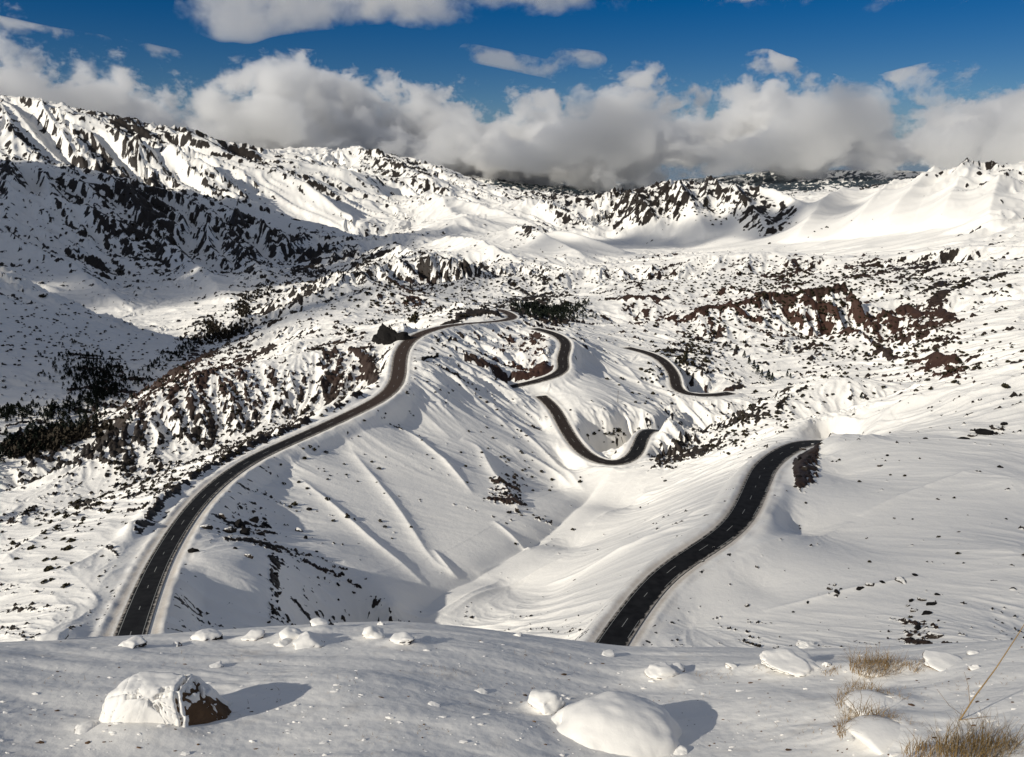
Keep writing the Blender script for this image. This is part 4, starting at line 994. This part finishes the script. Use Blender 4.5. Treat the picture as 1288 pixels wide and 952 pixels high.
# regions: (u, v, ru, rv, angle, count of single shrubs, count of scrub, size in metres, label, group)
REG = [
    (300, 510, 120, 60, 0, 60, 160, 0.75, 'dark shrub on the speckled snowy face left of the long road', 'shrubs on the speckled face'),
    (150, 600, 120, 40, -25, 36, 60, 0.75, 'dark shrub on the low snowy spurs above the left edge of the road', 'shrubs on the low left spurs'),
    (90, 425, 120, 60, 10, 40, 300, 1.2, 'dark shrub dotting the shaded hillside across the left valley', 'shrubs on the shaded hillside'),
    (860, 450, 60, 26, -25, 34, 180, 1.2, 'dark shrub along the stream bed beside the farthest road', 'shrubs along the stream bed'),
    (940, 535, 110, 22, -24, 44, 60, 0.8, 'dark shrub on the snowy ridge between the bowl and the black road', 'shrubs on the middle ridge'),
    (1060, 425, 190, 50, 5, 40, 420, 1.2, 'dark shrub on the wide plateau right of the stream', 'shrubs on the wide plateau'),
    (770, 545, 26, 8, 0, 6, 16, 0.9, 'grey bush inside the loop of the hairpin road', 'bushes inside the hairpin'),
    (420, 590, 110, 60, 30, 16, 20, .7, 'tiny shrub on the smooth slope below the long road', 'tiny shrubs on the bowl slope'),
    (650, 600, 60, 60, 40, 12, 40, .7, 'tiny shrub among the snow ribs of the bowl', 'tiny shrubs among the ribs'),
    (1120, 640, 150, 100, 0, 0, 14, .5, '', ''),
    (1000, 350, 260, 26, 0, 0, 800, 1.5, '', ''), (620, 350, 130, 26, 0, 0, 380, 1.6, '', ''), (480, 370, 90, 30, 0, 0, 200, 1.5, '', ''), (210, 300, 230, 60, 15, 0, 300, 3, '', ''),
    (850, 260, 130, 16, 8, 0, 200, 4, '', ''), (980, 380, 160, 40, 0, 0, 380, 1.3, '', ''), (60, 690, 80, 60, -20, 0, 40, .7, '', ''), (200, 480, 160, 30, -25, 0, 120, .9, '', ''), (560, 500, 130, 90, 30, 0, 40, .6, '', '')]
rs = np.random.RandomState(9); scrub = []; nshrub = 0; first = {}
for (u0, v0, ru, rv, ang, ns, nf, sz, lab, grp) in REG:
    ca, sa = math.cos(math.radians(ang)), math.sin(math.radians(ang)); got = 0
    for k in range(ns + nf):
        gxx, gyy = rs.normal(0, .55, 2) * (ru, rv); u, v = u0 + gxx * ca - gyy * sa, v0 + gxx * sa + gyy * ca
        if not (-60 < u < 1340 and v < 800): continue
        p = hit(u, v, 100)
        if p is None: continue
        i, j = int(np.searchsorted(RR, math.hypot(p.x, p.y))), int(np.searchsorted(AA, math.atan2(p.x, p.y)))
        if ROADD[min(i, len(RR) - 1), min(j, len(AA) - 1)] < 7.5: continue
        s_ = sz * rs.uniform(.55, 1.35)
        if got < ns and nshrub < 298:
            got += 1; nshrub += 1
            o = bpy.data.objects.new('shrub', SHRUB_ME[k % 5]); COL.objects.link(o); o.location = p - Vector((0, 0, .15)); o.rotation_euler = (0, 0, rs.uniform(0, 6.28)); o.scale = (s_ * 1.15, s_ * 1.15, s_)
            thing(o, lab, 'shrub', grp)
        else:
            c = CLUMP[k % 6] * np.array([s_ * 1.1, s_ * 1.1, s_], np.float32); scrub.append(c + np.array([p.x, p.y, p.z - .15], np.float32))
o = link_mesh('scrub', quads_mesh('scrub', np.concatenate(scrub), SCRUB)); o['kind'] = 'stuff'; o['label'] = 'low dark scrub speckling the snowy hillsides'

def conifer_thing(p, h, label, group, seed):
    rnd = random.Random(seed); root = empty('conifer_tree', p, label, 'tree', group)
    tube_obj('trunk', [([(0, 0, -.3), (0, 0, h * .5), (0, 0, h * .97)], h * .03, h * .006)], BARK, root)
    link_mesh('crown', quads_mesh('crown', clump_arrays(rnd, 220, h * .30, h, h * .05, True), NEEDLE), root)
for k, (u, v, hp) in enumerate([(953, 471, 12), (966, 479, 14), (971, 480, 11), (948, 464, 11), (958, 475, 10), (990, 474, 8), (942, 458, 10), (994, 476, 7), (936, 450, 9), (850, 458, 8), (863, 452, 9), (700, 398, 12), (1083, 502, 8)]):
    p = hit(u, v, 100); conifer_thing(p, hp / F * p.length, ['dark conifer on the snowy crest behind the middle ridge', 'dark conifer in the row on the stream bank'][0 if k < 11 else 1] if k < 11 else ['conifer at the near edge of the black wood behind the spur', 'dark pointed bush tree by the rocks at the top of the right slope'][k - 11], 'conifers on the crest behind the middle ridge' if k < 11 else None, 60 + k)
def wood(name, lst, m, label, kind_h):
    out = []
    for (u0, v0, ru, rv, ang, n) in lst:
        ca, sa = math.cos(math.radians(ang)), math.sin(math.radians(ang))
        for k in range(n):
            gxx, gyy = rs.normal(0, .6, 2) * (ru, rv)
            p = hit(u0 + gxx * ca - gyy * sa, v0 + gxx * sa + gyy * ca, 100)
            if p is None: continue
            h = kind_h * rs.uniform(.6, 1.25)
            c = (TREE_A[k % 5] * np.array([h * 1.2, h * 1.2, h]) if m is NEEDLE else CLUMP[k % 6] * np.array([h * .5, h * .5, h])).astype(np.float32)
            out.append(c + np.array([p.x, p.y, p.z - .2], np.float32))
    o = link_mesh(name, quads_mesh(name, np.concatenate(out), m)); o['kind'] = 'stuff'; o['label'] = label
wood('conifer_wood', [(698, 394, 30, 7, 5, 240), (668, 387, 22, 5, 8, 110), (722, 386, 24, 5, -10, 60)], NEEDLE, 'black conifer wood in the hollow behind the spur', 4.2)
wood('river_thicket', [(50, 550, 60, 13, -20, 420), (115, 470, 40, 22, 10, 420), (120, 500, 60, 10, -22, 300), (20, 520, 40, 8, -5, 160), (230, 440, 36, 7, -28, 160)], NEEDLE, 'dark trees crowding the river in the left valley', 4.0)
wood('leafless_thicket', [(268, 412, 12, 10, 0, 150), (305, 390, 10, 8, 0, 120), (290, 418, 26, 6, -20, 160), (60, 556, 46, 9, -15, 240), (320, 372, 30, 6, -25, 120)], BARE, 'brown leafless thicket along the river in the left valley', 4.0)

# ------------------------------------------------------------------ light, sky, camera
SUN_AZ, SUN_EL = math.radians(-127), math.radians(26)      # azimuth from the view direction, clockwise positive
sdir = Vector((math.sin(SUN_AZ) * math.cos(SUN_EL), math.cos(SUN_AZ) * math.cos(SUN_EL), math.sin(SUN_EL)))
sun = bpy.data.lights.new('sun', 'SUN'); sun.energy = 4.5; sun.angle = math.radians(0.5); sun.color = (1.0, 0.945, 0.84)
so = bpy.data.objects.new('sun', sun); COL.objects.link(so); so.rotation_euler = sdir.to_track_quat('Z', 'Y').to_euler()
world = bpy.data.worlds.new('World'); SC.world = world; world.use_nodes = True
wn = world.node_tree; bg = wn.nodes['Background']
sky = wn.nodes.new('ShaderNodeTexSky'); sky.sky_type = 'NISHITA'; sky.sun_disc = False
sky.sun_elevation = SUN_EL; sky.sun_rotation = SUN_AZ; sky.altitude = 2200; sky.air_density = 1.0; sky.dust_density = 0.0; sky.ozone_density = 1.6
hs = wn.nodes.new('ShaderNodeHueSaturation'); hs.inputs['Hue'].default_value = 0.514; hs.inputs['Saturation'].default_value = 1.62; hs.inputs['Value'].default_value = 0.55
wn.links.new(sky.outputs[0], hs.inputs['Color'])
# unseen broken cloud cover added above the picture as neutral fill light
tc = wn.nodes.new('ShaderNodeTexCoord'); sx = wn.nodes.new('ShaderNodeSeparateXYZ'); wn.links.new(tc.outputs['Generated'], sx.inputs[0])
up = wn.nodes.new('ShaderNodeMapRange'); up.inputs['From Min'].default_value = 0.26; up.inputs['From Max'].default_value = 0.42; wn.links.new(sx.outputs['Z'], up.inputs['Value'])
cn = wn.nodes.new('ShaderNodeTexNoise'); cn.inputs['Scale'].default_value = 2.6; cn.inputs['Detail'].default_value = 5; wn.links.new(tc.outputs['Generated'], cn.inputs['Vector'])
cr = wn.nodes.new('ShaderNodeMapRange'); cr.inputs['From Min'].default_value = 0.40; cr.inputs['From Max'].default_value = 0.52; wn.links.new(cn.outputs['Fac'], cr.inputs['Value'])
cm = wn.nodes.new('ShaderNodeMath'); cm.operation = 'MULTIPLY'; wn.links.new(up.outputs[0], cm.inputs[0]); wn.links.new(cr.outputs[0], cm.inputs[1])
cx = wn.nodes.new('ShaderNodeMixRGB'); cx.inputs[2].default_value = (2.95, 3.25, 3.8, 1); wn.links.new(cm.outputs[0], cx.inputs[0]); hz = wn.nodes.new('ShaderNodeMapRange'); hz.inputs['From Min'].default_value = 0.015; hz.inputs['From Max'].default_value = 0.09; hz.inputs['To Min'].default_value = 0.9; hz.inputs['To Max'].default_value = 0.0; wn.links.new(sx.outputs['Z'], hz.inputs['Value'])
hx = wn.nodes.new('ShaderNodeMixRGB'); hx.inputs[2].default_value = (1.5, 2.2, 3.3, 1); wn.links.new(hz.outputs[0], hx.inputs[0]); wn.links.new(hs.outputs[0], hx.inputs[1])
wn.links.new(hx.outputs[0], cx.inputs[1])
wn.links.new(cx.outputs[0], bg.inputs['Color']); bg.inputs['Strength'].default_value = 0.08

# ------------------------------------------------------------------ clouds: real bodies of scattering vapour
def perlin3(x, y, z, seed=0):
    zi = np.floor(z).astype(np.int64); zf = z - zi; w = zf * zf * zf * (zf * (zf * 6 - 15) + 10)
    a = np.zeros(len(x)); b = np.zeros(len(x))
    for k, out in ((0, a), (1, b)):
        hz = (zi + k) * 57 + seed * 101
        out[:] = perlin(x + (hz % 97) * 13.37, y + (hz % 89) * 7.77, 5)
    return a + w * (b - a)

def vapour(name, density, scale=0.0, lo=0.40, hi=0.62, aniso=0.25, col=(0.99, 0.985, 0.975, 1), step=0.05):
    m = bpy.data.materials.new(name); m.use_nodes = True; nt = m.node_tree
    nt.nodes.remove(nt.nodes['Principled BSDF'])
    v = nt.nodes.new('ShaderNodeVolumePrincipled'); v.inputs['Color'].default_value = col
    v.inputs['Density'].default_value = density; v.inputs['Anisotropy'].default_value = aniso
    if scale:
        g = nt.nodes.new('ShaderNodeNewGeometry'); n = nt.nodes.new('ShaderNodeTexNoise'); n.inputs['Scale'].default_value = 1.0 / scale
        n.inputs['Detail'].default_value = 6; n.inputs['Roughness'].default_value = 0.6; n.inputs['Distortion'].default_value = 0.3
        r = nt.nodes.new('ShaderNodeMapRange'); r.inputs['From Min'].default_value = lo; r.inputs['From Max'].default_value = hi; r.inputs['To Max'].default_value = density
        nt.links.new(g.outputs['Position'], n.inputs['Vector']); nt.links.new(n.outputs['Fac'], r.inputs['Value']); nt.links.new(r.outputs[0], v.inputs['Density'])
        m.cycles.volume_step_rate = step
    nt.links.new(v.outputs[0], nt.nodes['Material Output'].inputs['Volume'])
    return m

def layered(name, density, tops, bases, soft, scale, amp, aniso, col, step, rc, edge=0.22, fill=0.0):
    """vapour whose upper and lower limits follow a line over the country, frayed by noise; tops / bases = (u, v) seen at about rc metres"""
    m = bpy.data.materials.new(name); m.use_nodes = True; nt = m.node_tree; L = nt.links.new
    nt.nodes.remove(nt.nodes['Principled BSDF'])
    v = nt.nodes.new('ShaderNodeVolumePrincipled'); v.inputs['Color'].default_value = col; v.inputs['Anisotropy'].default_value = aniso
    g = nt.nodes.new('ShaderNodeNewGeometry'); sp = nt.nodes.new('ShaderNodeSeparateXYZ'); L(g.outputs['Position'], sp.inputs[0])
    def M(op, x, y=None, z=None):
        n = nt.nodes.new('ShaderNodeMath'); n.operation = op
        for i, q in enumerate((x, y, z)):
            if q is None: continue
            if isinstance(q, (int, float)): n.inputs[i].default_value = q
            else: L(q, n.inputs[i])
        return n.outputs[0]
    xn = M('MULTIPLY_ADD', sp.outputs['X'], 1 / 24000.0, 0.5)
    def curve(pts):
        n = nt.nodes.new('ShaderNodeFloatCurve'); c = n.mapping.curves[0]
        P = []
        for u_, v_ in pts:
            az, e = ray(u_, v_); P.append((rc * math.tan(az) * math.cos(0) / 24000.0 + 0.5, float(e) * rc / math.cos(az) / 4000.0))
        c.points[0].location = P[0]; c.points[1].location = P[-1]
        for q in P[1:-1]: c.points.new(*q)
        n.mapping.extend = 'HORIZONTAL'; n.mapping.update(); L(xn, n.inputs['Value'])
        return M('MULTIPLY', n.outputs[0], 4000.0)
    z = sp.outputs['Z']
    d = M('DIVIDE', M('SUBTRACT', curve(tops), z), soft[0]); b_ = M('DIVIDE', M('SUBTRACT', z, curve(bases)), soft[1])
    shape = M('MAXIMUM', M('MINIMUM', M('MINIMUM', d, b_), 1.0), -2.2)
    def noise(sc, det, rough, dist):
        n = nt.nodes.new('ShaderNodeTexNoise'); n.inputs['Scale'].default_value = 1 / sc; n.inputs['Detail'].default_value = det; n.inputs['Roughness'].default_value = rough; n.inputs['Distortion'].default_value = dist
        mp = nt.nodes.new('ShaderNodeMapping'); mp.inputs['Scale'].default_value = (1, .8, 1.35); L(g.outputs['Position'], mp.inputs[0]); L(mp.outputs[0], n.inputs['Vector'])
        return n.outputs['Fac']
    n1 = noise(scale, 6, .66, .2); n2 = noise(scale * 3.1, 1, .5, 0)
    val = M('ADD', M('MULTIPLY_ADD', M('SUBTRACT', n1, 0.5), amp, M('MULTIPLY', M('SUBTRACT', n2, 0.5), amp * .9)), M('MULTIPLY_ADD', shape, 0.6, fill))
    r = nt.nodes.new('ShaderNodeMapRange'); r.interpolation_type = 'SMOOTHSTEP'; r.inputs['From Min'].default_value = 0.0; r.inputs['From Max'].default_value = edge; r.inputs['To Max'].default_value = density
    L(val, r.inputs['Value']); L(r.outputs[0], v.inputs['Density'])
    m.cycles.volume_step_rate = step
    L(v.outputs[0], nt.nodes['Material Output'].inputs['Volume'])
    return m

def cloud(name, puffs, m, voxel, amp, lam, label, seed=1, squash=0.75):
    """puffs: (centre, radius); the union is skinned and then billowed"""
    bm = bmesh.new()
    for c, r in puffs:
        bmesh.ops.create_icosphere(bm, subdivisions=2 if amp == 0 else 3, radius=r, matrix=Matrix.Translation(c) @ Matrix.Diagonal((1.15, 1.0, squash, 1)))
    me = bpy.data.meshes.new(name); bm.to_mesh(me); bm.free()
    o = bpy.data.objects.new(name, me); COL.objects.link(o)
    rm = o.modifiers.new('skin', 'REMESH'); rm.mode = 'VOXEL'; rm.voxel_size = voxel
    dg = bpy.context.evaluated_depsgraph_get()
    new = bpy.data.meshes.new_from_object(o.evaluated_get(dg)); o.modifiers.clear(); o.data = new
    n = len(new.vertices); co = np.empty(n * 3, np.float32); nr = np.empty(n * 3, np.float32)
    for it, (L_, A_) in enumerate(() if amp == 0 else ((lam, amp), (lam * .45, amp * .5), (lam * .2, amp * .26), (lam * .09, amp * .13))):
        new.vertices.foreach_get('co', co); new.vertices.foreach_get('normal', nr)
        p = co.reshape(-1, 3).astype(np.float64); q = nr.reshape(-1, 3)
        nz = perlin3(p[:, 0] / L_, p[:, 1] / L_, p[:, 2] / L_, seed + it)
        d = (np.abs(nz) * 2.0 - 0.35) * A_
        p += q * d[:, None]
        new.vertices.foreach_set('co', p.astype(np.float32).ravel()); new.update()
    new.polygons.foreach_set('use_smooth', np.ones(len(new.polygons), bool))
    new.materials.clear(); new.materials.append(m)
    o['kind'] = 'stuff'; o['label'] = label
    return o

def at(u, v, r):
    az, e = ray(u, v); return Vector((r * math.sin(az), r * math.cos(az), float(e) * r))
def puffs_px(lst, jitter=0.0, rnd=random.Random(3)):
    out = []
    for u, v, rp, r in lst:
        out.append((at(u, v, r), rp / F * r))
        for k in range(int(jitter)):
            a = rnd.uniform(0, 6.28); d = rnd.uniform(.6, 1.0)
            out.append((at(u + math.cos(a) * rp * d * 1.2, v + math.sin(a) * rp * d * .6, r * rnd.uniform(.97, 1.03)), rp / F * r * rnd.uniform(.35, .6)))
    return out
TOPS = [(u, v + (36 if u < 560 else 52)) for u, v in [(-140, 40), (-40, 44), (0, 50), (60, 74), (120, 84), (170, 98), (220, 122), (270, 138), (300, 118), (350, 108), (420, 116), (470, 128), (540, 128), (600, 126), (650, 138), (690, 112), (740, 112), (800, 100), (860, 106), (905, 96), (945, 94), (975, 102), (1000, 122), (1035, 128), (1080, 136), (1130, 124), (1200, 106), (1268, 116), (1400, 100)]]
BASES = [(-140, 205), (0, 200), (300, 205), (560, 210), (640, 216), (760, 216), (860, 207), (940, 197), (1100, 197), (1400, 203)]
def hull_line(tops, r0, r1, rp, n=3, low=None):
    out = []
    us = np.linspace(tops[0][0], tops[-1][0], int((tops[-1][0] - tops[0][0]) / (rp * .8)))
    for u in us:
        vt = float(np.interp(u, [t[0] for t in tops], [t[1] for t in tops])); vb = 228 if low is None else float(np.interp(u, [t[0] for t in low], [t[1] for t in low]))
        for v in np.arange(vt + rp * .45, vb, rp * .9):
            for r in np.linspace(r0, r1, n): out.append((u, v, rp, r))
    return out
cloud('cloud_bank', puffs_px(hull_line([(u, v - 66) for u, v in TOPS], 10800, 13600, 34, 4)), layered('bank_vapour', 0.0070, TOPS, BASES, (430.0, 240.0), 520.0, 5.4, 0.40, (0.994, 0.993, 0.991, 1), 0.08, 12300.0, 0.50, 0.10), 110.0, 0.0, 900.0,
      'long layered bank of grey cumulus with paler tops resting on the far mountain tops', 2, 1.0)
HB = [(200, -10), (262, 44), (300, 52), (340, 40), (400, 34), (470, 26), (540, 34), (600, 24), (680, 18), (760, 12), (840, 10), (920, 2), (980, -14)]
HT = [(180, -60), (400, -90), (980, -60)]
cloud('high_cloud', puffs_px([(u, v, 30, r) for u in range(255, 940, 26) for v in (np.interp(u, [t[0] for t in HB], [t[1] for t in HB]) - 22, np.interp(u, [t[0] for t in HB], [t[1] for t in HB]) - 60) for r in (8300, 9000)]),
      layered('high_vapour', 0.0032, HT, HB, (300.0, 330.0), 420.0, 4.6, 0.5, (0.97, 0.965, 0.955, 1), 0.12, 8600.0, 1.0), 60.0, 0.0, 500.0, 'broad soft cream cloud drifting along the top of the blue sky', 5, .8)
WT = [(-80, 4), (0, 20), (60, 34), (120, 46), (180, 58), (225, 70)]; WB = [(-80, 24), (0, 40), (60, 52), (120, 58), (180, 68), (225, 76)]
cloud('cloud_wisp', puffs_px([(u, (np.interp(u, [t[0] for t in WT], [t[1] for t in WT]) + np.interp(u, [t[0] for t in WB], [t[1] for t in WB])) / 2, 11, r) for u in range(-60, 225, 9) for r in (8500, 8700)]),
      layered('wisp_vapour', 0.0042, WT, WB, (70.0, 70.0), 240.0, 4.6, 0.5, (0.97, 0.965, 0.955, 1), 0.12, 8600.0, 0.7), 30.0, 0.0, 260.0, 'thin streak of cloud high on the left of the sky', 6, .8)
VT = [(585, 58), (620, 60), (700, 78), (705, 58), (735, 56), (760, 72)]; VB = [(585, 72), (620, 84), (700, 100), (705, 84), (735, 92), (760, 84)]
cloud('cloud_wisp', puffs_px([(u, (np.interp(u, [t[0] for t in VT], [t[1] for t in VT]) + np.interp(u, [t[0] for t in VB], [t[1] for t in VB])) / 2, 14, r) for u in list(range(590, 702, 9)) + list(range(708, 756, 8)) for r in (8500, 8700)]),
      layered('wisp_vapour', 0.0030, VT, VB, (130.0, 130.0), 200.0, 4.6, 0.5, (0.97, 0.965, 0.955, 1), 0.12, 8600.0, 0.6), 26.0, 0.0, 220.0, 'two small ragged wisps of cloud in the blue gap above the bank', 7, .8)
XT = [(940, -40), (1300, -40)]; XB = [(940, 4), (1060, 12), (1150, 14), (1240, 18), (1300, 20)]
cloud('cloud_wisp', puffs_px([(u, -6, 24, r) for u in range(960, 1300, 20) for r in (8500, 8800)]), layered('veil_vapour', 0.0016, XT, XB, (150.0, 160.0), 320.0, 4.2, 0.5, (0.97, 0.965, 0.955, 1), 0.12, 8600.0, 0.7), 50.0, 0.0, 300.0, 'faint veil of cloud at the top of the sky on the right', 8, .8)
# clouds passing outside the picture, between the sun and the shaded slopes
SHADE = []
for u, v, r in [(30, 250, 420), (110, 255, 380), (190, 275, 340), (270, 300, 330), (340, 300, 300), (400, 305, 240), (60, 330, 330), (150, 340, 320), (240, 340, 300), (310, 360, 260), (20, 420, 260), (90, 430, 230), (160, 440, 190), (380, 330, 220), (-80, 300, 400), (-80, 400, 300)]:
    p = locate(u, v, 620); SHADE.append((p + sdir * (5200 + random.uniform(-300, 300)), r * 0.9))
cloud('passing_cloud', SHADE, vapour('passing_vapour', 0.010, 380.0, 0.36, 0.60, step=0.25), 60.0, 120.0, 500.0, 'cumulus drifting in front of the sun over the left valley', 9, 0.7)
SHADE = []
for u, v, r in [(720, 314, 90), (780, 310, 130), (830, 302, 140), (880, 296, 140), (930, 288, 140), (975, 282, 140), (1020, 276, 140), (1060, 272, 110)]:
    p = locate(u, v, 1700); SHADE.append((p + sdir * 5200, r))
cloud('passing_cloud', SHADE, vapour('passing_vapour', 0.010, 380.0, 0.36, 0.60, step=0.25), 40.0, 70.0, 300.0, 'small cumulus drifting in front of the sun over the middle hills', 10, 0.7)

cam = bpy.data.cameras.new('camera'); cam.sensor_width = 36; cam.lens = 36 * F / 1288.0; cam.clip_start = 0.1; cam.clip_end = 200000
co_ = bpy.data.objects.new('camera', cam); COL.objects.link(co_); co_.rotation_euler = (math.pi / 2 - PITCH, 0, 0)
SC.camera = co_

SHADE = []  # added thin cloud out of view, weakens the sun on the right slope
for u, v, r in [(1000, 740, 60), (1100, 690, 75), (1200, 620, 80), (1268, 700, 90), (1120, 600, 70), (1040, 650, 60), (1340, 600, 90)]:
    p = hit(u, v, 100); SHADE.append((p + sdir * 5200, r))
cloud('passing_cloud', SHADE, vapour('slope_dimming_vapour', 0.0030), 22.0, 30.0, 120.0, 'unseen thin cloud added to dim the right slope', 11, 0.5)
SC.view_settings.view_transform = 'Standard'; SC.view_settings.look = 'None'; SC.view_settings.exposure = 0.0; SC.view_settings.gamma = 1.0
SC.render.engine = 'CYCLES'
SC.cycles.max_bounces = 8; SC.cycles.diffuse_bounces = 3; SC.cycles.volume_bounces = 8
SC.cycles.use_denoising = True
